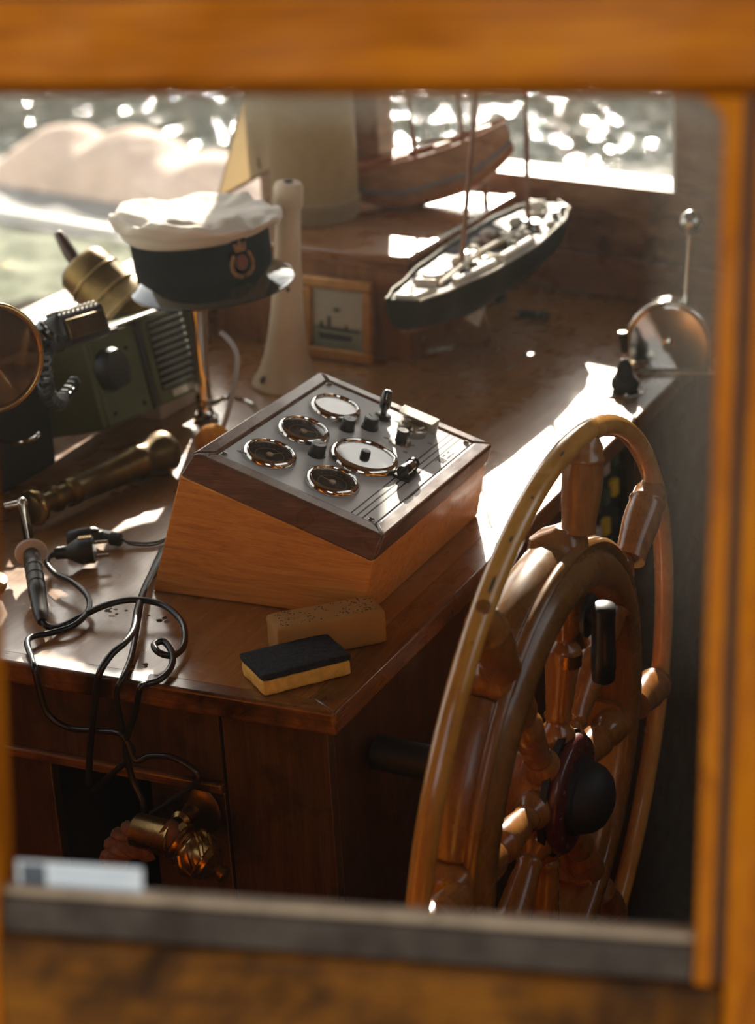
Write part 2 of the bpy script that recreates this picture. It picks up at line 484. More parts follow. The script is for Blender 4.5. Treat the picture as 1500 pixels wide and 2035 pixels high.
floor = struct(B().box((-1.2, -1.6, -1.0), (1.6, 2.2, -0.95)).build('floor', M['floor'], org=(0, 0, -0.95)), 'dark planked wheelhouse floor')
ceiling = struct(B().box((-1.06, -1.45, 1.56), (1.5, 2.15, 1.60)).build('ceiling', M['ceiling'], org=(0, 0, 1.56)), 'pale wheelhouse ceiling')

b = B(FM)
b.box((-1.36, -0.76, 0.0), (1.2, -0.0545, 0.035))
b.box((-1.36, 0.60, 0.0), (1.2, 1.86, 0.035))
b.box((-1.36, -0.0545, 0.0), (-0.066, 0.60, 0.035))
b.box((0.55, -0.0545, 0.0), (1.2, 0.60, 0.035))
struct(b.build('wall_near', M['frame_wood'], org=FM.translation), 'varnished outer wall around the near window')

win = sthing('window_1', FM.translation, 'orange-brown varnished window frame nearest the viewer')
prof = [(-0.0525, -0.006), (-0.008, -0.006), (0.0, 0.006), (0.0, 0.03), (-0.0525, 0.03)]
b = B(FM)
TR = frame(Vector((0, 0, 0)), (0, 1, 0), (0, 0, 1), (1, 0, 0))
b.prism(prof, -0.07, 0.55, TR)
b.build('top_rail', M['frame_wood'], win, bevel=0.001)
b = B(FM); b.box((-0.07, -0.0545, 0.004), (0.55, -0.0525, 0.03)); b.build('groove', M['frame_groove'], win)
b = B(FM); b.box((-0.066, 0.0, -0.004), (-0.0215, 0.60, 0.03)); b.build('stile', M['frame_wood_v'], win, bevel=0.002)
b = B(FM); b.box((0.4215, 0.0, -0.006), (0.55, 0.60, 0.03)); b.build('stile', M['frame_wood_v'], win, bevel=0.004)
b = B(FM); b.box((0.4150, 0.0, 0.006), (0.4215, 0.512, 0.03)); b.build('groove', M['frame_groove'], win)
b = B(FM)
fil = [(OW, 0.0), (OW - 0.018, 0.0)] + [(OW - 0.018 + 0.018 * sin(radians(a)), 0.018 - 0.018 * cos(radians(a))) for a in range(0, 91, 15)] + [(OW, 0.018)]
b.box((OW, 0.0, -0.002), (0.4150, OH + 0.026, 0.03))
b.prism(fil, 0.0, 0.03)
b.build('bead', M['frame_wood_v'], win, bevel=0.002)
b = B(FM); b.box((-0.0215, OH + 0.004, 0.002), (OW, OH + 0.027, 0.03)); b.build('gasket', M['gasket'], win, bevel=0.002)
b = B(FM); b.box((-0.0215, OH - 0.002, 0.006), (OW, OH + 0.004, 0.018)); b.build('sill_strip', M['sill_metal'], win, bevel=0.0015)
b = B(FM); b.box((-0.0215, OH + 0.027, -0.006), (0.4215, 0.60, 0.03)); b.build('bottom_rail', M['frame_worn_shaded'], win, bevel=0.004)
def edge_dirt(nt, fac):
    tc = node(nt, 'ShaderNodeTexCoord')
    dp = node(nt, 'ShaderNodeVectorMath', operation='DOT_PRODUCT'); dp.inputs[1].default_value = tuple(W1)
    nt.links.new(tc.outputs['Object'], dp.inputs[0])
    dq = node(nt, 'ShaderNodeVectorMath', operation='DOT_PRODUCT'); dq.inputs[1].default_value = tuple(W2)
    nt.links.new(tc.outputs['Object'], dq.inputs[0])
    a = ramp(nt, dp.outputs['Value'], [(0.362, (0, 0, 0, 1)), (0.402, (0.22, 0.22, 0.22, 1))])
    t = ramp(nt, dq.outputs['Value'], [(0.0, (0.30, 0.30, 0.30, 1)), (0.022, (0, 0, 0, 1))])
    c = ramp(nt, dq.outputs['Value'], [(0.12, (1, 1, 1, 1)), (0.34, (0.06, 0.06, 0.06, 1))])
    mu = node(nt, 'ShaderNodeMath', operation='MULTIPLY')
    nt.links.new(a.outputs[0], mu.inputs[0]); nt.links.new(c.outputs[0], mu.inputs[1])
    s1 = node(nt, 'ShaderNodeMath', operation='ADD'); s2 = node(nt, 'ShaderNodeMath', operation='ADD')
    nt.links.new(mu.outputs[0], s1.inputs[0]); nt.links.new(t.outputs[0], s1.inputs[1])
    nt.links.new(s1.outputs[0], s2.inputs[0]); nt.links.new(fac, s2.inputs[1])
    return s2.outputs[0]
M['pane_near'] = pane_mat('near_window_glass', 0.0015, edge_dirt, spec=0.06)
b = B(FM); b.box((-0.0215, 0.0, 0.012), (OW, OH, 0.0145)); b.build('glass_pane', M['pane_near'], win)

# windscreen wall (left in the picture) and far side wall
FX = -1.0
b = B()
b.box((FX - 0.05, -1.45, -0.95), (FX, 2.08, 0.155))
b.box((FX - 0.05, -1.45, 1.12), (FX, 2.08, 1.58))
b.box((FX - 0.05, -1.45, 0.155), (FX, -0.55, 1.12))
b.box((FX - 0.05, 1.84, 0.155), (FX, 2.08, 1.12))
wall_front = struct(b.build('wall_front', M['wall_wood'], org=(FX, 0, 0)), 'brown wooden wall under the windscreen')
win2 = sthing('window_2', (FX, 0.6, 0.155), 'windscreen of the wheelhouse looking onto the grassy quay')
M['pane_front'] = pane_mat('windscreen_glass', 0.038)
B().box((FX - 0.03, -0.55, 0.155), (FX - 0.026, 1.84, 1.12)).build('glass_pane', M['pane_front'], win2)
B().box((FX - 0.005, -0.55, 0.138), (FX + 0.03, 1.84, 0.157)).build('window_sill', M['cab_wood'], win2, bevel=0.003)
for y0, y1 in ((1.825, 1.845), (-0.56, -0.52)):
    B().box((FX - 0.052, y0, 0.155), (FX + 0.012, y1, 1.12)).build('jamb', M['wall_wood'], win2, bevel=0.003)

PAZ = radians(-17.2)
PD = Vector((cos(PAZ), sin(PAZ), 0)); PN = Vector((-sin(PAZ), cos(PAZ), 0))
PM = frame(Vector((-0.386, 1.832, 0)), PD, PN, Z)
S0, S1, WB, WT = -0.490, 0.265, 0.222, 1.13
b = B(PM)
b.box((-0.68, 0.006, -0.95), (1.95, 0.05, -0.002))
b.box((-0.68, 0.006, WT), (1.95, 0.05, 1.58))
b.box((-0.68, 0.006, -0.002), (S0, 0.05, WT))
b.box((S1, 0.006, -0.002), (1.95, 0.05, WT))
b.box((S0, 0.006, -0.002), (S1, 0.05, WB))
wall_port = struct(b.build('wall_far', M['wall_wood'], org=PM.translation), 'brown panelled far side wall')
for k, (z0, z1) in enumerate(((0.001, 0.079), (0.086, WB - 0.001))):
    B(PM).box((-0.62, -0.004, z0), (1.95, 0.008, z1)).build('plank', M['cab_wood'] if k == 0 else M['wall_wood'], wall_port, bevel=0.003)
B(PM).box((S1, -0.004, WB), (1.95, 0.008, 1.55)).build('plank', M['wall_wood'], wall_port, bevel=0.003)
B(PM).box((-0.62, -0.004, WB), (S0, 0.008, 1.55)).build('plank', M['wall_wood'], wall_port, bevel=0.003)
for k in range(7):
    s0 = 0.42 + k * 0.16
    B(PM).box((s0 + 0.002, -0.006, -0.94), (s0 + 0.158, 0.008, -0.21)).build('plank', M['wall_wood'], wall_port, bevel=0.004)
B(PM).box((0.40, -0.014, -0.21), (1.95, 0.008, -0.005)).build('plank', M['cab_wood'], wall_port, bevel=0.006)
win3 = sthing('window_3', PM @ Vector((0, 0.02, WB)), 'far side window over the sunlit water')
M['pane_port'] = pane_mat('far_window_glass', 0.02)
B(PM).box((S0, 0.026, WB), (S1, 0.030, WT)).build('glass_pane', M['pane_port'], win3)
B(PM).box((S0 - 0.03, 0.034, WB - 0.03), (S1 + 0.03, 0.115, WB - 0.002)).build('outer_sill', M['white_paint'], win3, bevel=0.004)
B(PM).box((S1 - 0.010, 0.0, WB), (S1 + 0.001, 0.048, WT)).build('jamb', M['white_paint'], win3, bevel=0.002)
B(PM).box((S0 - 0.001, 0.0, WB), (S0 + 0.010, 0.048, WT)).build('jamb', M['wall_wood'], win3, bevel=0.002)
b = B()
b.box((1.42, -1.3, -0.95), (1.46, 1.6, 0.70)); b.box((1.42, -1.3, 1.50), (1.46, 1.6, 1.58))
b.box((1.42, -1.3, 0.70), (1.46, -1.0, 1.50)); b.box((1.42, 1.2, 0.70), (1.46, 1.6, 1.50))  # unseen opening left between the slabs, enlarged to light the gauge panel
struct(b.build('wall_aft', M['wall_wood'], org=(1.42, 0, 0)), 'brown wall behind the helm')

# ------------------------------------------------------------------ outside
def outside(px, py, z): return onz(px, py, z)
m, nt, p, out = newmat('harbour_water')
wv = coords(nt, (1, 1, 1), (0, 0, -(SUN_AZ - pi / 2)))
wm = node(nt, 'ShaderNodeMapping'); wm.inputs['Scale'].default_value = (1.9, 0.85, 1.0)
nt.links.new(wv, wm.inputs[0])
h1 = noise_tex(nt, wm.outputs[0], 3.0, 2, 0.5, 0.2)
p.inputs['Base Color'].default_value = srgb(54, 62, 58)
p.inputs['Roughness'].default_value = 0.045
p.inputs['IOR'].default_value = 1.33
bump(nt, p, h1, 1.0, 0.06)
M['water'] = m
water = struct(B().grid(lambda u, v: (-70 + 110 * u, 4 + 120 * v, -1.9 + 0.015 * noise.noise(Vector((u * 90, v * 90, 0)))), 60, 60).build('harbour_water', M['water'], org=(0, 20, -1.9), recalc=False), 'glittering grey harbour water beyond the windows')
M['unseen_hedge'] = plain('unseen_trees', srgb(40, 50, 36), 0.95, var=0.5, vscale=0.8, bmp=0.6, bscale=2)
def shore(u, v):  # surface of the added unseen shore
    a = radians(60 + 110 * u)
    r = 42 + 6 * sin(v * pi / 2) + 1.2 * noise.noise(Vector((u * 30, v * 6, 0)))
    return (r * cos(a), r * sin(a), -2.2 + 11.5 * v ** 0.8 + 2.0 * noise.noise(Vector((u * 40, v * 3, 5))) * v)
struct(B().grid(shore, 90, 14).build('unseen_shore', M['unseen_hedge'], org=(0, 40, -2), recalc=False), 'dark wooded shore added out of view to darken the water reflection')  # unseen shore, put in so the water reflects something dark
M['rock'] = plain('wet_rock', srgb(70, 74, 68), 0.9, var=0.45, vscale=1.2, bmp=0.8, bscale=5)
def slip(u, v):
    a = onz(-60 + 1500 * u, 420 - 122 * v, -1.75)
    return (a.x, a.y, -1.75 - 0.12 * v + 0.05 * noise.noise(Vector((u * 30, v * 8, 3))))
struct(B().grid(slip, 60, 12).build('rock_revetment', M['rock'], org=onz(600, 400, -1.75), recalc=False), 'grey-green rock revetment sloping into the water')
M['grass'] = plain('grass', srgb(74, 88, 40), 0.95, var=0.5, vscale=7, bmp=0.8, bscale=25, col2=srgb(44, 58, 28))
M['paving'] = plain('dark_paving', srgb(84, 80, 76), 0.95, var=0.2, vscale=3)
M['concrete'] = plain('concrete', srgb(132, 130, 126), 0.9, var=0.12, vscale=2)
struct(B().box((-9, -14, -1.35), (12, -1.15, -1.1)).build('quay_paving', M['paving'], org=(0, -4, -1.1)), 'dark paving of the quay beside the boat')
QAZ = radians(-17.2)
QD = Vector((cos(QAZ), sin(QAZ), 0)); QN = Vector((-sin(QAZ), cos(QAZ), 0))
q0 = outside(100, 445, -1.3)
QM = frame(q0, QD, QN, Z)
g = B(QM).grid(lambda u, v: (-6 + 7.2 * u, -2.9 + 2.75 * v, 0.05 * noise.noise(Vector((u * 20, v * 9, 2)))), 50, 24).build('grass_bank', M['grass'], org=q0, recalc=False)
struct(g, 'green grassy bank beyond the windscreen')
g = B(QM).box((-6, -3.2, -0.7), (1.2, 1.35, -0.06)).build('quay', M['concrete'], org=q0)
struct(g, 'stone quay under the grassy bank')
g = B(QM).box((-6, -0.15, -0.05), (1.2, 0.55, 0.02)).build('kerb_coping', M['concrete'], org=q0, bevel=0.02)
struct(g, 'pale concrete coping along the grass')
g = B(QM).box((-6, -0.06, 0.02), (0.6, 0.0, 0.05)).build('painted_edge_line', M['white_paint'], org=q0, bevel=0.01)
struct(g, 'white painted edge line on the coping')
M['boulder'] = plain('pink_stone', srgb(226, 196, 176), 0.9, var=0.2, vscale=3, bmp=0.5, bscale=8)
c = outside(75, 432, -1.3) + QN * 0.75
dep = (c - CAM).dot(FWD)
pxm = dep / FPX
humps = ((-215, 150, 128), (-5, 165, 136), (215, 150, 104))       # centre, half width, height in photo pixels at that distance
def mound(u, v):
    x_ = -440 + 860 * u; y_ = v * 2 - 1
    h_ = (sum((h ** 4) * math.exp(-4 * 0.9 * ((x_ - a) / w) ** 2) for a, w, h in humps)) ** 0.25
    q = 1 + 0.06 * noise.noise(Vector((x_ * 0.02, y_ * 2, 1)))
    return c + QD * (x_ * pxm) + QN * y_ * 0.35 + Z * (pxm * h_ * 0.98 * q * max(0.0, 1 - y_ * y_) ** 0.5 - 0.02)
o = B().grid(mound, 110, 20).build('stone_mound', M['boulder'], org=c, recalc=False)
tag(o, 'long wavy-topped pink stone mound on the quay beyond the windscreen', 'mound')

# ------------------------------------------------------------------ worktop and cabinet
worktop = thing('worktop', 'varnished brown wooden worktop running under the instruments to the far wall', 'worktop', (-0.5, 0.0, -0.028))
def wally(x): return 1.832 + (x + 0.386) * tan(PAZ) - 0.008
b = B().prism([(-0.046, 0.024), (-0.999, 0.024), (-0.999, wally(-0.999)), (-0.046, wally(-0.046))], -0.026, 0.0)
b.build('top_panel', M['top_wood'], worktop)
B().box((-0.999, -0.004, -0.0285), (0.0, 0.0245, 0.0015)).build('edge_trim', M['trim_wood_x'], worktop, bevel=0.004, seg=3)
B().prism([(-0.0465, 0.0245), (0.001, -0.0035), (0.001, wally(0.0)), (-0.0465, wally(-0.0465))], -0.0285, 0.002).build('edge_trim', M['trim_wood_y'], worktop, bevel=0.004, seg=3)

iv0 = onz(850, 792); iv1 = onz(1150, 736); ivd = (iv1 - iv0).normalized()
B(frame(iv0, ivd, Vector((-ivd.y, ivd.x, 0)), Z)).box((0, -0.0012, -0.001), ((iv1 - iv0).length, 0.0012, 0.0006)).build('inlay_line', M['trim_wood_y'], worktop)

M['worn_spot'] = plain('worn_varnish', srgb(96, 66, 42), 0.7, spec=0.2)
rw = random.Random(8)
for (px_, py_, n_) in ((232, 1216, 8), (312, 1226, 7), (268, 1322, 4)):
    for k_ in range(n_):
        c_ = onz(px_ + rw.uniform(-24, 24), py_ + rw.uniform(-7, 9), 0.0)
        r_ = rw.uniform(0.002, 0.0045)
        B().prism([(c_.x + r_ * rw.uniform(0.6, 1.2) * cos(2 * pi * q / 9), c_.y + r_ * rw.uniform(0.6, 1.3) * sin(2 * pi * q / 9)) for q in range(9)], 0.0, 0.00025).build('worn_spot', M['worn_spot'], worktop)

cab = thing('console_cabinet', 'dark wooden console cabinet with a square opening under the worktop', 'cabinet', (-0.5, 0.02, -0.95))
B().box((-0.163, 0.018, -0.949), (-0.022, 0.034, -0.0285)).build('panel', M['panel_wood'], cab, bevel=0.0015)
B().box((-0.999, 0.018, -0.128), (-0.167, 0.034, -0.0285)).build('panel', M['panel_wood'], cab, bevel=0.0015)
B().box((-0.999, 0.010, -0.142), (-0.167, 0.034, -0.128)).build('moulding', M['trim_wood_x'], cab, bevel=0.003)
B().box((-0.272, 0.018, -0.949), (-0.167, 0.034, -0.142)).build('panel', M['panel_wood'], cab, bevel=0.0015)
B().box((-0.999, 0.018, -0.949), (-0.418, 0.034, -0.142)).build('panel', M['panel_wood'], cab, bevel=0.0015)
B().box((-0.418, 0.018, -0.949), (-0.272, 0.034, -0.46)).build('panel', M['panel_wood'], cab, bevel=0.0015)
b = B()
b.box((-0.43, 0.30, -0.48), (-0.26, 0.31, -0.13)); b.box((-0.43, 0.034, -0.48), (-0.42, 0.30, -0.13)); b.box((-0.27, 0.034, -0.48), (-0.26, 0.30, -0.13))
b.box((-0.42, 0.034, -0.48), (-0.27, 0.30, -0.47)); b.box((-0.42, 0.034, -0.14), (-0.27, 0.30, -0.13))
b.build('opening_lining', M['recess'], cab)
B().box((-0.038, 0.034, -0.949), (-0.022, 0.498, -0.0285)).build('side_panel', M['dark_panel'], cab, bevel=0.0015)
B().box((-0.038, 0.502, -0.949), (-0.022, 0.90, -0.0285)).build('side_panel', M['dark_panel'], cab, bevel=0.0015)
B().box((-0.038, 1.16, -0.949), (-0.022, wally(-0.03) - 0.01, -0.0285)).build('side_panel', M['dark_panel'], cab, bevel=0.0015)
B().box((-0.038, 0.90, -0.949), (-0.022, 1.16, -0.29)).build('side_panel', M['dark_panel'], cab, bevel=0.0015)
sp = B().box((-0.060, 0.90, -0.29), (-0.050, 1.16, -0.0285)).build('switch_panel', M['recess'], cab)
cols = {'y': plain('yellow_switch', srgb(216, 186, 40), 0.5), 'w': plain('white_switch', srgb(196, 186, 172), 0.5), 'k': M['black_plastic'], 'g': plain('green_switch', srgb(60, 90, 70), 0.5)}
for r in range(4):
    for c in range(5):
        yy = 0.925 + c * 0.044; zz = -0.06 - r * 0.052
        kind = 'w' if (r, c) in ((0, 3), (0, 2), (2, 2)) else 'y' if (r, c) in ((1, 4), (2, 3)) else 'g' if (r + c) % 4 == 0 else 'k'
        B().box((-0.050, yy, zz - 0.028), (-0.038, yy + 0.022, zz)).build('breaker', cols[kind], sp, bevel=0.002)

# ------------------------------------------------------------------ instrument box
PO = Vector((-0.262, 0.2314, 0.209)); PT = radians(18.08)
PU = Vector((cos(PT), 0, -sin(PT))); PNn = Vector((sin(PT), 0, cos(PT)))
PLM = frame(PO, PU, Y, PNn)                     # plate coordinates: u down the slope, v away, n out
PW, PH = 0.2234, 0.3111
def pl(u, v, n=0.0): return PLM @ Vector((u, v, n))
box = thing('instrument_box', 'wooden instrument box with a sloping steel gauge panel on the worktop', 'instrument panel', (-0.23, 0.43, 0.0))
# body: leaning four-sided box
fu0, fu1, fv0, fv1 = -0.023, 0.247, -0.024, 0.332
T = lambda u, v, n: tuple(pl(u, v, n))
top = [T(fu0 - 0.006, fv0 - 0.012, -0.030), T(fu1 - 0.002, fv0 - 0.012, -0.030), T(fu1 - 0.002, fv1, -0.030), T(fu0 - 0.006, fv1, -0.030)]
bot = [(-0.389, 0.246, 0.0008), (-0.081, 0.246, 0.0008), (-0.081, 0.629, 0.0008), (-0.389, 0.629, 0.0008)]
B().hexa(bot + top).build('body', M['box_wood'], box, bevel=0.002)
# top frame: four mitred boards
def board(q, name, mat):
    lo = [pl(u, v, -0.030) for u, v in q[1]]
    hi = [pl(u, v, 0.002) for u, v in q[0]]
    return B().hexa([tuple(p) for p in lo] + [tuple(p) for p in hi]).build(name, mat, box, bevel=0.004, seg=3)
o0, o1, p0, p1 = fu0, fu1, fv0, fv1
i0, i1, j0, j1 = -0.001, PW + 0.001, -0.001, PH + 0.001
e = 0.007
board(([(o0, p0), (o1, p0), (i1, j0), (i0, j0)], [(o0 - e, p0 - 0.014), (o1, p0 - 0.014), (i1, j0), (i0, j0)]), 'frame_board', M['box_top'])
board(([(o1, p0), (o1, p1), (i1, j1), (i1, j0)], [(o1, p0 - 0.014), (o1, p1), (i1, j1), (i1, j0)]), 'frame_board', M['box_top'])
board(([(o1, p1), (o0, p1), (i0, j1), (i1, j1)], [(o1, p1), (o0 - e, p1), (i0, j1), (i1, j1)]), 'frame_board', M['box_top'])
board(([(o0, p1), (o0, p0), (i0, j0), (i0, j1)], [(o0 - e, p1), (o0 - e, p0 - 0.014), (i0, j0), (i0, j1)]), 'frame_board', M['box_top'])
plate = B(PLM).box((0, 0, -0.006), (PW, PH, 0.0)).build('steel_plate', M['steel_plate'], box, bevel=0.0006)
for u in (0.190, 0.198, 0.206):
    B(PLM).box((u - 0.0008, 0.001, -0.0002), (u + 0.0008, PH - 0.001, 0.0003)).build('black_line', M['ink'], plate)
for u, v in ((0.0055, 0.006), (0.005, PH - 0.006), (PW - 0.006, PH - 0.006), (PW - 0.007, 0.005)):
    sc = B(PLM).lathe([(0.0, -0.001), (0.0042, -0.001), (0.0042, 0.0012), (0.003, 0.0024), (0.0, 0.0028)], 16, Matrix.Translation((u, v, 0))).build('screw', M['dull_chrome'], box)
    B(PLM).box((u - 0.0034, v - 0.0005, 0.0020), (u + 0.0034, v + 0.0005, 0.0030)).build('slot', M['ink'], sc)
M['gauge_glass'] = pane_mat('gauge_glass', 0.0, spec=1.3)
def gauge(u, v, R, dark, needle=None, mid_knob=False, amber=None, lab=''):
    Tm = Matrix.Translation((u, v, 0))
    g = B(PLM).lathe([(R * 0.80, 0.0005), (R * 0.80, 0.0075), (R * 0.84, 0.0095), (R * 0.92, 0.0085), (R * 0.985, 0.0045), (R, 0.0005)], 48, Tm, closed=True).build('gauge', M['chrome'], box, ang=50)
    if lab: g['label'] = lab
    B(PLM).lathe([(0.0, 0.001), (R * 0.80, 0.001)], 40, Tm).build('dial', M['black_dial'] if dark else M['white_dial'], g)
    if dark:
        b = B(PLM)
        for k in range(17):
            a = radians(210 - k * 15)
            r1 = R * (0.66 if k % 4 == 0 else 0.70)
            d = Vector((cos(a), sin(a), 0)); s_ = Vector((-sin(a), cos(a), 0)) * 0.0005
            c0 = Vector((u, v, 0.0016)) + d * r1; c1 = Vector((u, v, 0.0016)) + d * R * 0.76
            b.add([c0 - s_, c0 + s_, c1 + s_, c1 - s_], [(0, 1, 2, 3)])
        b.lathe([(R * 0.52, 0.0012), (R * 0.52, 0.0016), (R * 0.54, 0.0016), (R * 0.54, 0.0012)], 32, Tm, closed=True)
        b.build('dial_marks', M['dial_mark'], g)
        an = radians(needle)
        d = Vector((cos(an), sin(an), 0)); s_ = Vector((-sin(an), cos(an), 0))
        c = Vector((u, v, 0.003))
        b = B(PLM)
        b.add([c - d * R * 0.15 - s_ * 0.0011, c - d * R * 0.15 + s_ * 0.0011, c + d * R * 0.62 + s_ * 0.0004, c + d * R * 0.62 - s_ * 0.0004], [(0, 1, 2, 3)])
        b.lathe([(0.0, 0.0042), (0.0042, 0.0042), (0.0048, 0.002)], 16, Tm)
        b.build('needle', M['dial_amber'], g)
        if amber:
            B(PLM).lathe([(0.0, 0.0024), (0.004, 0.0024), (0.0045, 0.001)], 14, Matrix.Translation((u + amber[0] * R, v + amber[1] * R, 0))).build('marker', M['dial_amber'], g)
    B(PLM).lathe([(0.0, 0.0066), (R * 0.79, 0.0066), (R * 0.79, 0.0060), (0.0, 0.0060)], 32, Tm).build('glass', M['gauge_glass'], g)
    if mid_knob:
        B(PLM).lathe([(0.0, 0.001), (0.0066, 0.001), (0.0066, 0.010), (0.0058, 0.0135), (0.0, 0.014)], 24, Tm).build('knob', M['black_plastic'], g)
    return g
gauge(0.047, 0.241, 0.0353, False, lab='blank white gauge at the far end')
gauge(0.048, 0.144, 0.0353, True, 40, amber=(0.55, -0.25))
gauge(0.048, 0.049, 0.0353, True, 60, amber=(0.55, -0.2))
gauge(0.139, 0.143, 0.0465, False, mid_knob=True, lab='large white dial with a small black knob')
gauge(0.139, 0.049, 0.0353, True, 175, lab='black gauge with a pale needle')
def knob(u, v, R, H, name='knob', base=True, ang=0):
    Tm = Matrix.Translation((u, v, 0))
    prof = [(0.0, 0.0)] if not base else [(0.0, 0.0), (R * 1.12, 0.0), (R * 1.12, 0.003)]
    prof += [(R, 0.003), (R * 0.96, H - 0.0015), (R * 0.86, H), (0.0, H)]
    k = B(PLM).lathe(prof, 28, Tm).build(name, M['black_plastic'], box)
    B(PLM).box((-0.0006, 0, H - 0.0002), (0.0006, R * 0.8, H + 0.0003), Tm @ Matrix.Rotation(radians(ang), 4, 'Z')).build('pointer_line', M['ink_soft'], k)
    return k
knob(0.084, 0.203, 0.0095, 0.017, ang=20)
knob(0.104, 0.233, 0.0105, 0.017, ang=60)
knob(0.089, 0.103, 0.0105, 0.017, ang=-30)
k3 = knob(0.152, 0.229, 0.0080, 0.019, ang=10)
B(PLM).lathe([(0.0, 0.0), (0.0155, 0.0), (0.0150, 0.002), (0.0085, 0.003), (0.0, 0.003)], 28, Matrix.Translation((0.152, 0.229, 0))).build('escutcheon', M['dull_chrome'], k3)
tg = B(PLM).lathe([(0.0, 0.0), (0.0115, 0.0), (0.0115, 0.004), (0.0085, 0.0055), (0.0, 0.0055)], 28, Matrix.Translation((0.103, 0.276, 0))).build('toggle_switch', M['black_plastic'], box)
c = Vector((0.103, 0.276, 0.004))
b = B(PLM); b.turned(c, c + Vector((-0.006, 0.010, 0.034)), [(0, 0.004), (0.2, 0.0045), (0.32, 0.0075), (0.7, 0.0082), (0.95, 0.0066), (1.0, 0.003)], 20)
b.build('toggle_lever', M['black_gloss'], tg)
# key switch: round barrel under a small upright plate
ks = B(PLM).lathe([(0.0, 0.0), (0.0205, 0.0), (0.0205, 0.010), (0.019, 0.0115), (0.016, 0.0115), (0.016, 0.016), (0.013, 0.018), (0.0, 0.018)], 36, Matrix.Translation((0.150, 0.270, 0))).build('key_switch', M['dull_chrome'], box)
B(PLM).hexa([(0.128, 0.290, 0.0), (0.178, 0.290, 0.0), (0.178, 0.2935, 0.0), (0.128, 0.2935, 0.0), (0.126, 0.280, 0.026), (0.180, 0.280, 0.026), (0.180, 0.2835, 0.026), (0.126, 0.2835, 0.026)]).build('hood', M['pale_metal'], ks, bevel=0.0008)
B(PLM).hexa([(0.128, 0.262, 0.024), (0.178, 0.262, 0.024), (0.180, 0.283, 0.0265), (0.126, 0.283, 0.0265), (0.128, 0.262, 0.0256), (0.178, 0.262, 0.0256), (0.180, 0.283, 0.0281), (0.126, 0.283, 0.0281)]).build('hood_top', M['pale_metal'], ks, bevel=0.0006)
# sliding fuse holder on the lines
sl = B(PLM).box((0.186, 0.130, 0.0004), (0.210, 0.168, 0.005)).build('fuse_holder', M['black_plastic'], box, bevel=0.001)
b = B(PLM); b.cyl((0.198, 0.131, 0.0115), (0.198, 0.144, 0.0115), 0.0085, n=20); b.cyl((0.198, 0.160, 0.0115), (0.198, 0.166, 0.0115), 0.0088, n=20); b.build('fuse_cap', M['black_gloss'], sl)
b = B(PLM); b.cyl((0.198, 0.144, 0.0115), (0.198, 0.160, 0.0115), 0.0075, n=20); b.build('fuse_tube', M['chrome'], sl)
# maker's mark and two lines of small worn lettering
b = B(PLM)
def stroke(u0, v0, u1, v1): b.box((min(u0, u1), min(v0, v1), 0.0), (max(u0, u1), max(v0, v1), 0.0004))
for (u0, v0, u1, v1) in ((0.208, 0.220, 0.2093, 0.2265), (0.208, 0.2253, 0.2195, 0.2265), (0.2125, 0.2222, 0.2138, 0.2265), (0.2125, 0.2222, 0.2195, 0.2234), (0.2075, 0.2288, 0.2195, 0.2300), (0.2182, 0.2288, 0.2195, 0.2350), (0.2075, 0.2338, 0.2195, 0.2350), (0.2110, 0.2310, 0.2165, 0.2322)):
    stroke(u0, v0, u1, v1)
b.build('makers_mark', M['ink'], plate)
b = B(PLM)
for u, runs in ((0.2100, ((0.240, 0.244), (0.245, 0.248), (0.255, 0.262))), (0.2165, ((0.240, 0.242), (0.243, 0.249), (0.250, 0.253), (0.256, 0.258), (0.260, 0.263)))):
    for v0, v1 in runs:
        v = v0
        while v < v1:
            b.box((u, v, 0.0), (u + 0.0016, v + 0.0006, 0.0004)); v += 0.0011
for (u, v) in ((0.118, 0.284), (0.130, 0.226), (0.166, 0.210), (0.180, 0.262), (0.012, 0.030), (0.165, 0.236)):
    for k in range(4): b.box((u + k * 0.0016, v - 0.003, 0.0), (u + k * 0.0016 + 0.0007, v + 0.0012 * (k % 3), 0.0004))
b.build('worn_lettering', M['ink_soft'], plate)['kind'] = 'stuff'

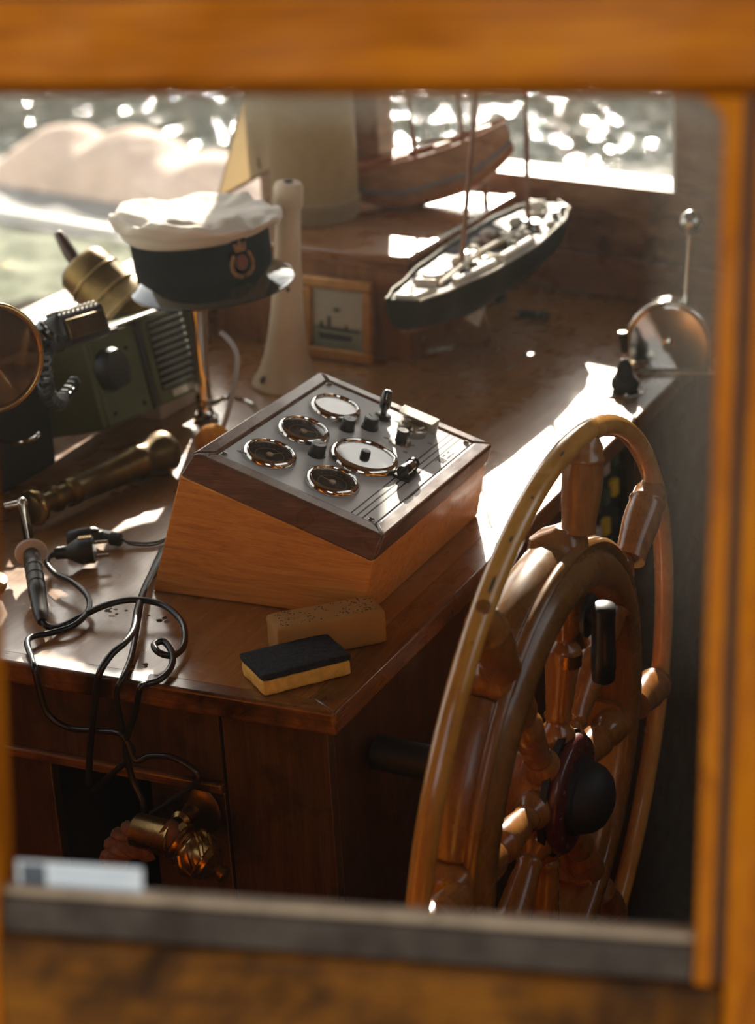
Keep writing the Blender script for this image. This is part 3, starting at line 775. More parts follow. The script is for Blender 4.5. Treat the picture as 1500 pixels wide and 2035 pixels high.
# ------------------------------------------------------------------ steering wheel
WC = Vector((0.2164, 0.1319, -0.1297)); wk = radians(3.5); wsx = radians(-0.9)
WA = Vector((sin(wk), 0, cos(wk))); WBv = Vector((sin(wsx), cos(wsx), 0)); WX = WBv.cross(WA).normalized()
WM = frame(WC, WBv, WX.cross(WBv).normalized(), WX)      # x away, y up, z aft
def onwheel(px, py, off): return WM.inverted() @ on_plane(px, py, WC + WX * off, WX)
wheel = thing('steering_wheel', 'large varnished wooden steering wheel with an outer bent-wood hand rim', 'steering wheel', WC - Z * 0.45)
R_RIM = 0.433
b = B(WM)
def rim_pt(a):
    return Vector((R_RIM * sin(a), R_RIM * cos(a), 0.0))
b.tube([rim_pt(2 * pi * k / 120) for k in range(120)], 0.0128, 14, closed=True)
b.build('hand_rim', M['rim_wood'], wheel)
for k_, (px_, py_, rr_, el) in enumerate(((957, 1213, 0.0085, 1.0), (975, 1178, 0.0035, 3.2), (1006, 1068, 0.003, 1.6), (945, 1182, 0.0018, 1.0), (949, 1188, 0.0018, 1.0), (1050, 1011, 0.002, 1.0), (930, 1276, 0.0016, 1.4), (1105, 918, 0.003, 2.2))):
    q_ = onwheel(px_, py_, 0.0)
    q_ = Vector((q_.x, q_.y, 0)).normalized() * R_RIM
    toc = (WM.inverted() @ CAM - q_).normalized()
    tg_ = Vector((-q_.y, q_.x, 0)).normalized()
    toc = (toc - tg_ * toc.dot(tg_)).normalized()
    F_ = frame(q_ + toc * 0.0122, tg_, toc.cross(tg_), toc)
    o = B(WM @ F_).sphere((0, 0, 0), rr_, 12, (el, 1.0 if el == 1.0 else 0.5, 0.12 if rr_ > 0.005 else 0.5)).build('dowel_plug' if k_ == 0 else 'nick', M['spoke_wood'] if k_ == 0 else M['cream_chip'], wheel)
SP = [radians(7 + 45 * k) for k in range(8)]
fprof = [(0.246, -0.050), (0.288, -0.054), (0.300, -0.046), (0.3055, -0.030), (0.3055, -0.016), (0.300, -0.002), (0.294, 0.001), (0.246, 0.001)]
for k in range(8):
    a0 = pi / 2 - SP[k] + radians(5.6); a1 = a0 + radians(45 - 11.2)
    B(WM).lathe(fprof, 12, None, closed=True, a0=a0, a1=a1).build('felloe', M['wheel_wood'], wheel, bevel=0.004, seg=3, ang=45)
rp = [(0.246, -0.006), (0.297, -0.006), (0.3025, 0.000), (0.3025, 0.006), (0.298, 0.0105), (0.292, 0.0095), (0.288, 0.006), (0.284, 0.0115), (0.279, 0.0165), (0.268, 0.0205), (0.256, 0.0205), (0.248, 0.0165), (0.246, 0.010)]
B(WM).lathe(rp, 96, None, closed=True).build('face_ring', M['wheel_wood'], wheel, ang=50)
for k, a in enumerate(SP):
    d = Vector((sin(a), cos(a), 0)); t = Vector((cos(a), -sin(a), 0))
    SM = WM @ frame(Vector((0, 0, 0)), t, Vector((0, 0, 1)).cross(t) * 0 + Vector((0, 0, 1)), d)  # x tangent, y axial, z outward
    SM = WM @ Matrix(((t.x, 0, d.x, 0), (t.y, 0, d.y, 0), (0, 1, 0, 0), (0, 0, 0, 1)))
    b = B(SM)
    b.lathe([(0.020, 0.318), (0.0195, 0.330), (0.0215, 0.350), (0.0235, 0.370), (0.0235, 0.385), (0.0222, 0.3985), (0.0222, 0.400), (0.0238, 0.402), (0.0238, 0.405), (0.0216, 0.407), (0.0205, 0.418), (0.014, 0.430), (0.0, 0.432)], 28)
    sp_ = b.build('spoke', M['spoke_wood'], wheel, ang=50)
    b = B(SM)
    sec = [(0.232, 0.0285, 0.036), (0.296, 0.0290, 0.0375), (0.306, 0.0285, 0.036), (0.313, 0.0255, 0.031), (0.318, 0.0205, 0.023), (0.322, 0.0190, 0.0200)]
    vs = []; fs = []
    for (r, hx, hy) in sec:
        for q in range(16):
            an = 2 * pi * q / 16 + pi / 16
            pw = 0.42 if r < 0.312 else 0.8
            cx = abs(cos(an)) ** pw * (1 if cos(an) > 0 else -1); cy = abs(sin(an)) ** pw * (1 if sin(an) > 0 else -1)
            vs.append((hx * cx, hy * cy * 0.84 - 0.022 * min(1.0, max(0.0, (0.330 - r) / 0.02)), r))
    for i in range(len(sec) - 1):
        for q in range(16):
            fs.append((i * 16 + q, i * 16 + (q + 1) % 16, (i + 1) * 16 + (q + 1) % 16, (i + 1) * 16 + q))
    fs.append(tuple(range(16))); fs.append(tuple((len(sec) - 1) * 16 + q for q in range(16)))
    b.add(vs, fs); b.build('shoulder', M['spoke_wood'], sp_, ang=30)
    b = B(SM)
    b.lathe([(0.0225, 0.050), (0.0235, 0.068), (0.0205, 0.077), (0.0150, 0.082), (0.0130, 0.087), (0.0165, 0.091), (0.0165, 0.095), (0.0148, 0.099), (0.0165, 0.112), (0.0200, 0.155), (0.0215, 0.174), (0.0195, 0.179), (0.0128, 0.185), (0.0125, 0.191), (0.0190, 0.201), (0.0225, 0.212), (0.0235, 0.250)], 24, Matrix.Translation((0, -0.006, 0)))
    b.build('inner_spindle', M['spoke_wood'], sp_, ang=50)
    if k == 0:
        B(SM).lathe([(0.0216, 0.158), (0.0224, 0.158), (0.0224, 0.173), (0.0216, 0.173)], 24, Matrix.Translation((0, -0.006, 0)), closed=True, a0=radians(70), a1=radians(160)).build('brass_tag', M['brass'], sp_)
B(WM).lathe([(0.0, -0.045), (0.060, -0.045), (0.064, -0.038), (0.064, 0.002), (0.0, 0.002)], 48).build('hub', M['spoke_wood'], wheel)
B(WM).lathe([(0.0, 0.002), (0.076, 0.002), (0.076, 0.010), (0.0, 0.010)], 48).build('back_plate', M['black_matte'], wheel)
fl = B(WM).lathe([(0.0, 0.010), (0.070, 0.010), (0.072, 0.013), (0.072, 0.020), (0.069, 0.024), (0.050, 0.026), (0.0, 0.026)], 56).build('hub_flange', M['hub_wood'], wheel, ang=50)
for k in range(12):
    a = 2 * pi * k / 12
    B(WM).lathe([(0.0036, 0.023), (0.0036, 0.0262), (0.0026, 0.0272), (0.0, 0.0275)], 12, Matrix.Translation((0.060 * sin(a), 0.060 * cos(a), 0))).build('bolt', M['hub_wood'], fl)
B(WM).lathe([(0.0, 0.025), (0.048, 0.025), (0.048, 0.031), (0.044, 0.033), (0.043, 0.040), (0.039, 0.051), (0.030, 0.061), (0.016, 0.067), (0.0, 0.069)], 48).build('hub_cap', M['black_matte'], wheel, ang=50)
B(WM).lathe([(0.022, -0.232), (0.022, -0.04)], 24).build('axle', M['black_matte'], wheel)
# black turning grip hanging from the wheel face
g0 = onwheel(1199, 1202, 0.055); g1 = onwheel(1199, 1354, 0.055)
mnt = onwheel(1168, 1222, 0.021)
b = B(WM)
b.lathe([(0.0, 0.0), (0.026, 0.0), (0.026, 0.005), (0.020, 0.009), (0.0, 0.009)], 28, Matrix.Translation((mnt.x, mnt.y, 0.0195)))
b.cyl((mnt.x, mnt.y, 0.025), (g0.x, g0.y - 0.012, 0.055), 0.010)
gb = b.build('grip_bracket', M['black_plastic'], wheel)
b = B(WM)
b.turned(g0, g1, [(0.0, 0.009), (0.02, 0.0135), (0.12, 0.0138), (0.14, 0.0130), (0.55, 0.0134), (0.56, 0.0140), (0.82, 0.0142), (0.83, 0.0133), (0.96, 0.0130), (1.0, 0.009)], 28)
b.build('grip', M['black_plastic'], gb, ang=50)

# ------------------------------------------------------------------ sponges
def soft_block(name, mat, o, d1, d2, L, Wd, H, z0, parent, seed, pores=0, poremat=None, amp=0.0012):
    """rounded foam block: o = near-left corner, d1/d2 unit directions in plan"""
    n1, n2, n3 = 22, 14, 8
    bm = bmesh.new()
    bmesh.ops.create_cube(bm, size=1.0)
    bmesh.ops.subdivide_edges(bm, edges=bm.edges, cuts=11, use_grid_fill=True)
    for v_ in bm.verts:
        p_ = Vector((v_.co.x * L, v_.co.y * Wd, v_.co.z * H))
        r_ = min(0.006, H * 0.2)
        q_ = Vector([max(-h / 2 + r_, min(h / 2 - r_, c_)) for c_, h in zip(p_, (L, Wd, H))])
        dd = p_ - q_
        if dd.length > 1e-9: p_ = q_ + dd.normalized() * min(r_, dd.length)
        p_ += Vector((noise.noise(p_ * 90 + Vector((seed, 0, 0))), noise.noise(p_ * 90 + Vector((0, seed, 0))), noise.noise(p_ * 90 + Vector((0, 0, seed))))) * amp
        p_.z = max(p_.z, -H / 2)
        v_.co = o + d1 * (p_.x + L / 2) + d2 * (p_.y + Wd / 2) + Z * (z0 + H / 2 + p_.z) - Z * o.z
    b_ = B()
    b_.v = [v_.co.copy() for v_ in bm.verts]
    bm.verts.index_update()
    b_.f = [tuple(v_.index for v_ in f_.verts) for f_ in bm.faces]
    bm.free()
    return b_.build(name, mat, parent, ang=50)
sa = radians(50.15)
s1 = Vector((cos(sa), sin(sa), 0)); s2 = Vector((sin(sa), -cos(sa), 0))
SO = Vector((-0.1505, 0.0534, 0))
scr = thing('scrubbing_sponge', 'yellow sponge with a black scouring pad lying near the worktop corner', 'sponge', SO + s1 * 0.05 + s2 * 0.036 + Z * 0.001)
soft_block('foam', M['yellow_sponge'], SO, s1, s2, 0.112, 0.0715, 0.020, 0.0015, scr, 3)
soft_block('scouring_pad', M['scour'], SO - s1 * 0.0005 - s2 * 0.0005, s1, s2, 0.113, 0.0725, 0.0085, 0.0212, scr, 9, amp=0.0009)
dsp = Vector((0, -0.004, 0))
a0 = onz(530, 1215, 0.047) + dsp; a1 = onz(742, 1177, 0.047) + dsp; a2 = onz(546, 1240, 0.047)
t1 = (a1 - a0); L1 = t1.length; t1 = t1.normalized(); t2 = Vector((t1.y, -t1.x, 0))
big = thing('foam_sponge', 'large tan foam block sponge with dark pores against the instrument box', 'sponge', a0 + t1 * L1 * 0.5 + t2 * 0.03 - Z * 0.046)
soft_block('foam', M['tan_sponge'], Vector((a0.x, a0.y, 0)), t1, t2, L1, 0.055, 0.0455, 0.0015, big, 5, amp=0.0008)
b = B()
rs = random.Random(4)
for k in range(170):
    u_ = rs.random() * (L1 - 0.014) + 0.007; w_ = rs.random() * 0.043 + 0.006
    c_ = Vector((a0.x, a0.y, 0.0470)) + t1 * u_ + t2 * w_
    r_ = rs.uniform(0.0004, 0.0011)
    b.sphere(c_, r_, 6, (1.3, 1, 0.35))
o = b.build('pores', M['sponge_hole'], big); o['kind'] = 'stuff'

# ------------------------------------------------------------------ chest, picture, jar at the back
CX, CY = -0.478, 1.290
chest = thing('chest', 'low reddish-brown wooden chest standing on the worktop under the model ship', 'chest', (-0.72, 1.5, 0.0))
CA = radians(-9)
CM = frame(Vector((CX, CY, 0)), (cos(CA), sin(CA), 0), (0, 1, 0), (0, 0, 1))   # not square: it follows the hull
B(CM).box((-0.44, 0.006, 0.001), (-0.004, 0.022, 0.176)).build('front_panel', M['cab_wood_v'], chest, bevel=0.002)
B(CM).box((-0.020, 0.0225, 0.001), (-0.004, 0.46, 0.176)).build('side_panel', M['cab_wood_v'], chest, bevel=0.002)
B(CM).box((-0.44, 0.0225, 0.001), (-0.424, 0.50, 0.176)).build('side_panel', M['cab_wood_v'], chest, bevel=0.002)
lid = B(CM).box((-0.452, -0.006, 0.1765), (0.008, 0.50, 0.194)).build('lid', M['cab_wood'], chest, bevel=0.004, seg=3)
B(CM).box((-0.0035, -0.0055, 0.1935), (0.0085, 0.50, 0.1965)).build('edge_strip', M['dull_chrome'], lid, bevel=0.001)
B(CM).box((-0.446, 0.002, 0.163), (0.002, 0.010, 0.1755)).build('moulding', M['cab_wood'], chest, bevel=0.003)

pic = thing('picture_frame', 'small gilt-framed picture of a steamship leaning on the chest', 'picture', (-0.61, 1.275, 0.0))
PB = ony(746, 737, 1.262); PB.z = 0.001
pdir = Vector((cos(CA), sin(CA), 0)); ptil = radians(7)
pup = Vector((0, sin(ptil), cos(ptil)))
PCM = frame(PB - pdir * 0.152, pdir, pup, pdir.cross(pup).normalized())     # z towards viewer
Wp, Hp = 0.152, 0.148
bw = 0.021
for (x0, y0, x1, y1) in ((0, 0, Wp, bw), (0, Hp - bw, Wp, Hp), (0, bw, bw, Hp - bw), (Wp - bw, bw, Wp, Hp - bw)):
    B(PCM).box((x0, y0, 0.0), (x1, y1, 0.013)).build('frame_side', M['gold_paint'], pic, bevel=0.004)
m, nt, p, out = newmat('steamship_print')
tc = node(nt, 'ShaderNodeTexCoord'); mp = node(nt, 'ShaderNodeMapping')
nt.links.new(tc.outputs['Generated'], mp.inputs[0])
sx = node(nt, 'ShaderNodeSeparateXYZ'); nt.links.new(mp.outputs[0], sx.inputs[0])
rz = ramp(nt, sx.outputs[2], [(0.0, srgb(96, 104, 88)), (0.26, srgb(140, 142, 122)), (0.34, srgb(120, 122, 108)), (0.40, srgb(186, 172, 148)), (1.0, srgb(170, 156, 136))])
nt.links.new(rz.outputs[0], p.inputs['Base Color']); p.inputs['Roughness'].default_value = 0.4
pr_ = B(PCM).box((bw, bw, 0.002), (Wp - bw, Hp - bw, 0.005)).build('print', m, pic)
ship_ink = plain('print_ink', srgb(48, 52, 48), 0.6)
for poly in ([(0.030, 0.048), (0.108, 0.046), (0.104, 0.036), (0.036, 0.036)], [(0.034, 0.060), (0.122, 0.056), (0.122, 0.052), (0.034, 0.054)],
             [(0.052, 0.060), (0.061, 0.060), (0.060, 0.078), (0.053, 0.078)], [(0.036, 0.060), (0.044, 0.060), (0.043, 0.068), (0.037, 0.068)],
             [(0.066, 0.088), (0.074, 0.086), (0.082, 0.090), (0.080, 0.094), (0.068, 0.094)], [(0.090, 0.056), (0.098, 0.056), (0.096, 0.065), (0.092, 0.065)]):
    B(PCM).prism(poly, 0.005, 0.0055).build('printed_ship', ship_ink, pr_)
M['pic_glass'] = pane_mat('picture_glass', 0.01)
B(PCM).box((bw, bw, 0.007), (Wp - bw, Hp - bw, 0.008)).build('glass', M['pic_glass'], pic)

m, nt, p, out = newmat('frosted_glass')
p.inputs['Base Color'].default_value = srgb(206, 192, 164)
p.inputs['Roughness'].default_value = 0.35
p.inputs['Transmission Weight'].default_value = 0.0
tl = node(nt, 'ShaderNodeBsdfTranslucent'); tl.inputs[0].default_value = srgb(222, 206, 174)
trp = node(nt, 'ShaderNodeBsdfTransparent'); trp.inputs[0].default_value = srgb(230, 220, 200)
mx1 = node(nt, 'ShaderNodeMixShader'); mx1.inputs[0].default_value = 0.7
mx2 = node(nt, 'ShaderNodeMixShader')
hh_ = noise_tex(nt, coords(nt, (1, 1, 1)), 9, 5, 0.6, 0.4)
fr_ = ramp(nt, hh_, [(0.4, (0.05, 0.05, 0.05, 1)), (0.75, (0.32, 0.32, 0.32, 1))])
nt.links.new(p.outputs[0], mx1.inputs[1]); nt.links.new(tl.outputs[0], mx1.inputs[2])
nt.links.new(fr_.outputs[0], mx2.inputs[0]); nt.links.new(mx1.outputs[0], mx2.inputs[1]); nt.links.new(trp.outputs[0], mx2.inputs[2])
nt.links.new(mx2.outputs[0], out.inputs[0])
M['frosted'] = m
jc = onz(629, 432, 0.1945)
jar = thing('glass_cylinder', 'tall frosted cream glass cylinder standing on the chest', 'jar', jc)
jr = 0.083
B(Matrix.Translation(jc)).lathe([(0.0, 0.001), (jr - 0.004, 0.001), (jr, 0.006), (jr, 0.50), (jr - 0.004, 0.50), (jr - 0.004, 0.009), (0.0, 0.009)], 56).build('cylinder', M['frosted'], jar, ang=50)  # upper part out of view, made taller to shade the worktop
B(Matrix.Translation(jc)).lathe([(jr + 0.0004, 0.030), (jr + 0.003, 0.032), (jr + 0.003, 0.040), (jr + 0.0004, 0.042)], 56).build('foot_ring', M['frosted'], jar)

# ------------------------------------------------------------------ brown model ship on the chest (level on a sloping stand)
def hull_fn(p_bow, p_stern, beams, depth, sheer, keel=0.35, up=Z):
    """returns f(u,v): u along bow->stern, v across from port gunwale over the keel to starboard"""
    ax = (p_stern - p_bow); L_ = ax.length; ax = ax.normalized()
    sd_ = ax.cross(up).normalized(); upn = sd_.cross(ax).normalized()
    def bm_(t):
        for i in range(len(beams) - 1):
            if t <= beams[i + 1][0]:
                q = (t - beams[i][0]) / (beams[i + 1][0] - beams[i][0]); q = q * q * (3 - 2 * q)
                return beams[i][1] + (beams[i + 1][1] - beams[i][1]) * q
        return beams[-1][1]
    def fn(u, v):
        h = bm_(u)
        a = (v - 0.5) * pi
        dp = depth * (0.5 + 0.5 * min(1.0, 3.2 * min(u + 0.05, 1.05 - u)) ** 0.7)
        sh = sheer * (2 * u - 1) ** 2
        cz = -abs(cos(a)) ** 0.75 * dp
        return p_bow + ax * (u * L_) + sd_ * (h * (abs(sin(a)) ** 0.8) * (1 if a > 0 else -1)) + upn * (cz + sh)
    return fn, ax, sd_, upn, L_, bm_
sb_ = ony(690, 349, 1.622); ss_ = ony(1008, 252, 1.735)
upv = Vector((0.0, 0.0, 1.0))
ship = thing('model_ship', 'brown wooden model sailing ship with a cream jib, standing on the chest', 'model ship', onz(820, 430, 0.1945))
fn, ax, sdv, upn, L_, bmf = hull_fn(sb_, ss_, [(0, 0.006), (0.15, 0.028), (0.45, 0.046), (0.75, 0.048), (0.93, 0.040), (1.0, 0.028)], 0.098, 0.014)
B().grid(fn, 36, 19).build('hull', M['hull_brown'], ship, recalc=False)
fd = lambda u, v: fn(u, 0.0) * (1 - v) + fn(u, 1.0) * v - upn * 0.008
B().grid(fd, 30, 5).build('deck', M['spar'], ship, recalc=False)
for sgn in (0.0, 1.0):
    B().tube([fn(t / 24, sgn) for t in range(25)], 0.003, 8).build('gunwale', M['hull_orange'], ship)
    band = []
    for t in range(25):
        band.append(fn(t / 24, 0.16 if sgn == 0 else 0.84) + sdv * (0.001 if sgn else -0.001))
    B().tube(band, 0.0055, 8, flat=0.5).build('rubbing_band', M['hull_grey'], ship)
    B().tube([fn(t / 24, 0.27 if sgn == 0 else 0.73) for t in range(2, 25)], 0.005, 8, flat=0.4).build('stripe', M['hull_orange'], ship)
B().tube([sb_ - ax * 0.005, sb_ - ax * 0.285 - Z * 0.004], [0.0045, 0.0025], 8).build('bowsprit', M['spar'], ship)
kl = fn(0.5, 0.5)
for t in (0.25, 0.78):
    k_ = fn(t, 0.5)
    B().hexa([tuple(Vector((k_.x, k_.y, 0.1965)) + d) for d in (ax * -0.006 - sdv * 0.03, ax * 0.006 - sdv * 0.03, ax * 0.006 + sdv * 0.03, ax * -0.006 + sdv * 0.03)] +
             [tuple(k_ + d + Z * 0.004) for d in (ax * -0.005 - sdv * 0.012, ax * 0.005 - sdv * 0.012, ax * 0.005 + sdv * 0.012, ax * -0.005 + sdv * 0.012)]).build('stand', M['cab_wood'], ship, bevel=0.002)
masts = []
for t, hgt, lean in ((0.42, 0.52, -0.03), (0.72, 0.40, -0.02)):
    mb = (fn(t, 0.0) + fn(t, 1.0)) * 0.5 - upn * 0.008
    mt_ = mb + Z * hgt + ax * lean
    B().tube([mb, mt_], [0.0045, 0.003], 8).build('mast', M['spar'], ship); masts.append((mb, mt_))
B().tube([masts[0][0] + Z * 0.03, masts[0][0] + Z * 0.012 + ax * 0.11], 0.003, 6).build('boom', M['spar'], ship)
B().tube([masts[1][0] + Z * 0.02, masts[1][0] + Z * 0.01 + ax * 0.09], 0.003, 6).build('boom', M['spar'], ship)
for t in (0.34, 0.60, 0.86):
    c_ = (fn(t, 0.0) + fn(t, 1.0)) * 0.5
    B(frame(c_, ax, sdv, upn)).box((-0.016, -0.011, -0.006), (0.016, 0.011, 0.006)).build('hatch', M['hull_brown'], ship, bevel=0.002)
def sail_mesh(a, b_, c_, name, belly):
    nrm_ = (b_ - a).cross(c_ - a).normalized()
    def f(u, v):
        p_ = a + (b_ - a) * u * (1 - v) + (c_ - a) * v
        return p_ + nrm_ * belly * sin(pi * min(1, u * (1 - v) + 0.02)) * sin(pi * v)
    bb = B().grid(f, 14, 14)
    f2 = lambda u, v: f(u, v) + nrm_ * 0.0008
    bb.grid(f2, 14, 14)
    return bb.build(name, M['sail'], ship, recalc=False)
jt = ony(432, 396, 1.618); jb = ony(548, 330, 1.618); jh = ony(520, 60, 1.618)
sail_mesh(jt, jb, jh, 'jib_sail', 0.010)
B().tube([jt, jb], 0.0032, 8).build('jib_boom', M['spar'], ship)
B().tube([jb, jh], 0.0022, 8).build('forestay', M['spar'], ship)
B().tube([jt, jh], 0.0015, 6).build('sail_edge', M['spar'], ship)
pm1 = ony(516, 335, 1.616); pm2 = ony(492, 60, 1.616)
B().tube([pm1, pm2], 0.0028, 8).build('jib_mast', M['spar'], ship)
for mb, mt_ in masts:
    for q in (-0.09, 0.09):
        t_ = 0.42 + q if mb is masts[0][0] else 0.72 + q
        B().tube([mt_, fn(t_, 0.0)], 0.0007, 5).build('shroud', M['thread'], ship)
        B().tube([mt_, fn(t_, 1.0)], 0.0007, 5).build('shroud', M['thread'], ship)

# ------------------------------------------------------------------ black model yacht on a wire stand
yb = Vector((-0.364, 1.020, 0.186)); ys = Vector((-0.384, 1.765, 0.186))
yacht = thing('model_yacht', 'black-hulled model yacht with cream deck fittings on a thin wire stand', 'model yacht', (-0.37, 1.37, 0.0))
fn, ax, sdv, upn, L_, bmf = hull_fn(yb, ys, [(0, 0.030), (0.12, 0.050), (0.35, 0.072), (0.58, 0.080), (0.8, 0.072), (0.93, 0.052), (1.0, 0.014)], 0.078, 0.008)
hull = B().grid(fn, 44, 21).build('hull', M['hull_black'], yacht, recalc=False)
B().add([fn(0.0, k / 20) for k in range(21)], [tuple(range(21))]).build('transom', M['hull_black'], yacht, recalc=False)
fd = lambda u, v: fn(u, 0.0) * (1 - v) + fn(u, 1.0) * v - upn * 0.006
B().grid(fd, 36, 7).build('deck', M['deck_grey'], yacht, recalc=False)
for sgn in (0.0, 1.0):
    B().tube([fn(t / 30, sgn) for t in range(31)], 0.0022, 8).build('gunwale', M['fitting_white'] if sgn else M['dull_chrome'], yacht)
kp = [fn(t / 24, 0.5) - upn * 0.002 for t in range(0, 19)]
B().tube(kp, 0.005, 8, flat=0.6).build('keel_strip', M['spar'], yacht)
kb = fn(0.42, 0.5)
B().prism([(-0.055, 0.006), (0.050, 0.006), (0.046, -0.026), (0.010, -0.050), (-0.038, -0.022)], -0.004, 0.004, frame(kb, ax, upn, ax.cross(upn))).build('keel_fin', M['fitting_white'], yacht, bevel=0.001)
rb = fn(0.97, 0.5)
B().prism([(-0.020, 0.006), (0.016, 0.020), (0.020, -0.028), (-0.006, -0.034)], -0.002, 0.002, frame(rb, ax, upn, ax.cross(upn))).build('rudder', M['hull_black'], yacht)
def deck_pt(t, s_, h=0.0):
    c_ = (fn(t, 0.0) + fn(t, 1.0)) * 0.5
    return c_ + sdv * (s_ * bmf(t)) + upn * (h - 0.006 - 0.008 * (2 * t - 1) ** 2 * 0)
def deck_frame(t, s_, rot=0): 
    F_ = frame(deck_pt(t, s_), ax, sdv, upn)
    return F_ @ Matrix.Rotation(radians(rot), 4, 'Z')
hb = B(deck_frame(0.055, 0.0)); hb.prism([(-0.030, -0.014), (-0.026, -0.020), (0.038, -0.030), (0.040, 0.030), (-0.026, 0.020), (-0.030, 0.014)], 0.0, 0.012)
fo = hb.build('fore_cover', M['fitting_white'], yacht, bevel=0.004)
B(deck_frame(0.065, 0.15)).lathe([(0, 0.012), (0.004, 0.012), (0.004, 0.0128), (0, 0.013)], 12).build('hole', M['ink'], fo)
B(deck_frame(0.105, 0.2)).box((-0.003, -0.020, 0.010), (0.004, 0.018, 0.024)).build('cleat', M['fitting_white'], yacht, bevel=0.002)
hb = B(deck_frame(0.23, -0.12)); hb.prism([(-0.036, -0.012), (-0.020, -0.020), (0.034, -0.018), (0.036, 0.016), (-0.018, 0.020), (-0.036, 0.010)], 0.0, 0.017)
ca_ = hb.build('cabin', M['fitting_white'], yacht, bevel=0.005, seg=3)
B(deck_frame(0.235, 0.1)).box((-0.006, -0.006, 0.014), (0.006, 0.004, 0.0185)).build('porthole', M['ink'], ca_)
B().tube([deck_pt(0.13, 0.55, 0.014), deck_pt(0.36, 0.32, 0.022)], [0.0035, 0.0045], 8).build('boom', M['fitting_white'], yacht)
B().tube([deck_pt(0.40, 0.25, 0.020), deck_pt(0.66, 0.45, 0.020)], [0.0045, 0.0035], 8).build('boom', M['fitting_white'], yacht)
B().tube([deck_pt(0.16, 0.86, 0.010), deck_pt(0.36, 0.80, 0.010)], 0.0075, 10).build('rolled_sail', M['fitting_white'], yacht)
B().tube([deck_pt(0.40, 0.82, 0.010), deck_pt(0.58, 0.84, 0.010)], 0.0095, 10).build('rolled_sail', M['fitting_white'], yacht)
rs = random.Random(11)
B(deck_frame(0.60, -0.05)).lathe([(0.020, 0.0), (0.034, 0.002), (0.036, 0.012), (0.028, 0.014), (0.022, 0.008)], 24, Matrix.Diagonal((1.2, 0.9, 1, 1)), closed=True).build('cockpit_rim', M['spar'], yacht)
for k in range(34):
    t_ = rs.choice((rs.uniform(0.34, 0.50), rs.uniform(0.55, 0.98), rs.uniform(0.62, 0.95)))
    s_ = rs.uniform(-0.5, 0.9) if t_ > 0.55 else rs.uniform(-0.25, 0.75)
    q_ = rs.random()
    if q_ < 0.45:
        B(deck_frame(t_, s_, rs.uniform(0, 90))).sphere((0, 0, 0.008), rs.uniform(0.009, 0.015), 10, (1.2, 0.9, 0.9)).build('fitting', M['fitting_white'], yacht)
    elif q_ < 0.75:
        r_ = rs.uniform(0.008, 0.013)
        B(deck_frame(t_, s_)).lathe([(0, 0), (r_, 0), (r_ * 0.6, 0.006), (r_, 0.011), (r_ * 0.9, 0.014), (0, 0.015)], 14).build('winch', M['dull_chrome'], yacht)
    else:
        B(deck_frame(t_, s_)).torus(rs.uniform(0.008, 0.013), 0.0032, Matrix.Translation((0, 0, 0.005)), 20, 8).build('rope_coil', M['fitting_white'], yacht)
for t_, px1, py1, z1 in ((0.335, 952, 120, 0.0), (0.80, 1043, 120, 0.0)):
    mb = deck_pt(t_, 0.05, 0.0)
    mt_ = on_plane(px1, py1, mb, Vector((0.4, -0.9, 0)).normalized())
    B().tube([mb, mt_], [0.0052, 0.0042], 10).build('mast', M['spar'], yacht)
legs = [(0.30, 1, onz(1010, 735)), (0.30, 0, onz(838, 700)), (0.72, 1, onz(1062, 690)), (0.72, 0, onz(900, 690)), (0.5, 1, onz(1012, 738))]
for t_, sd_i, ft in legs[:4]:
    B().tube([fn(t_, 0.72 if sd_i else 0.28), ft + Z * 0.001], 0.0011, 6).build('stand_wire', M['dull_chrome'], yacht)
B().tube([legs[0][2] + Z * 0.0015, legs[2][2] + Z * 0.0015], 0.0011, 6).build('stand_wire', M['dull_chrome'], yacht)
B().tube([legs[1][2] + Z * 0.0015, legs[3][2] + Z * 0.0015], 0.0011, 6).build('stand_wire', M['dull_chrome'], yacht)

# ------------------------------------------------------------------ cream signal horn
hb_ = onz(569, 765)
horn = thing('signal_horn', 'cream-painted signal horn standing on its flared mouth beside the picture', 'horn', hb_)
ht = ony(573, 372, hb_.y - 0.01)
hdir = (ht - hb_).normalized(); hl = (ht - hb_).length
HM = frame_z(hb_, hdir)
B(HM).lathe([(0.058, 0.001), (0.0595, 0.004), (0.056, 0.010), (0.046, 0.030), (0.039, 0.055), (0.033, 0.090), (0.0285, 0.130), (0.025, 0.180), (0.0225, 0.230), (0.0205, hl - 0.03), (0.0205, hl - 0.004), (0.0, hl - 0.004)], 40).build('trumpet', M['cream_paint'], horn, ang=50)
cp = B(HM).lathe([(0.0, hl - 0.035), (0.023, hl - 0.035), (0.025, hl - 0.03), (0.025, hl), (0.021, hl + 0.008), (0.0, hl + 0.010)], 32).build('top_cap', M['cream_paint'], horn, ang=50)
B(HM).lathe([(0.0, hl + 0.0095), (0.008, hl + 0.0095), (0.007, hl + 0.013), (0.0, hl + 0.013)], 16).build('cap_nut', M['cream_chip'], cp)
for hh_, an_, r_ in ((0.197, -58, 0.0240), (0.182, -60, 0.0248), (0.020, -75, 0.050)):
    a_ = radians(an_ + (0 if hh_ > 0.1 else -40))
    B(HM).sphere((r_ * cos(a_), r_ * sin(a_), hh_), 0.004 if hh_ > 0.1 else 0.007, 10, (0.9, 0.9, 1.8 if hh_ > 0.19 else 1.0)).build('paint_chip', M['cream_chip'], horn)

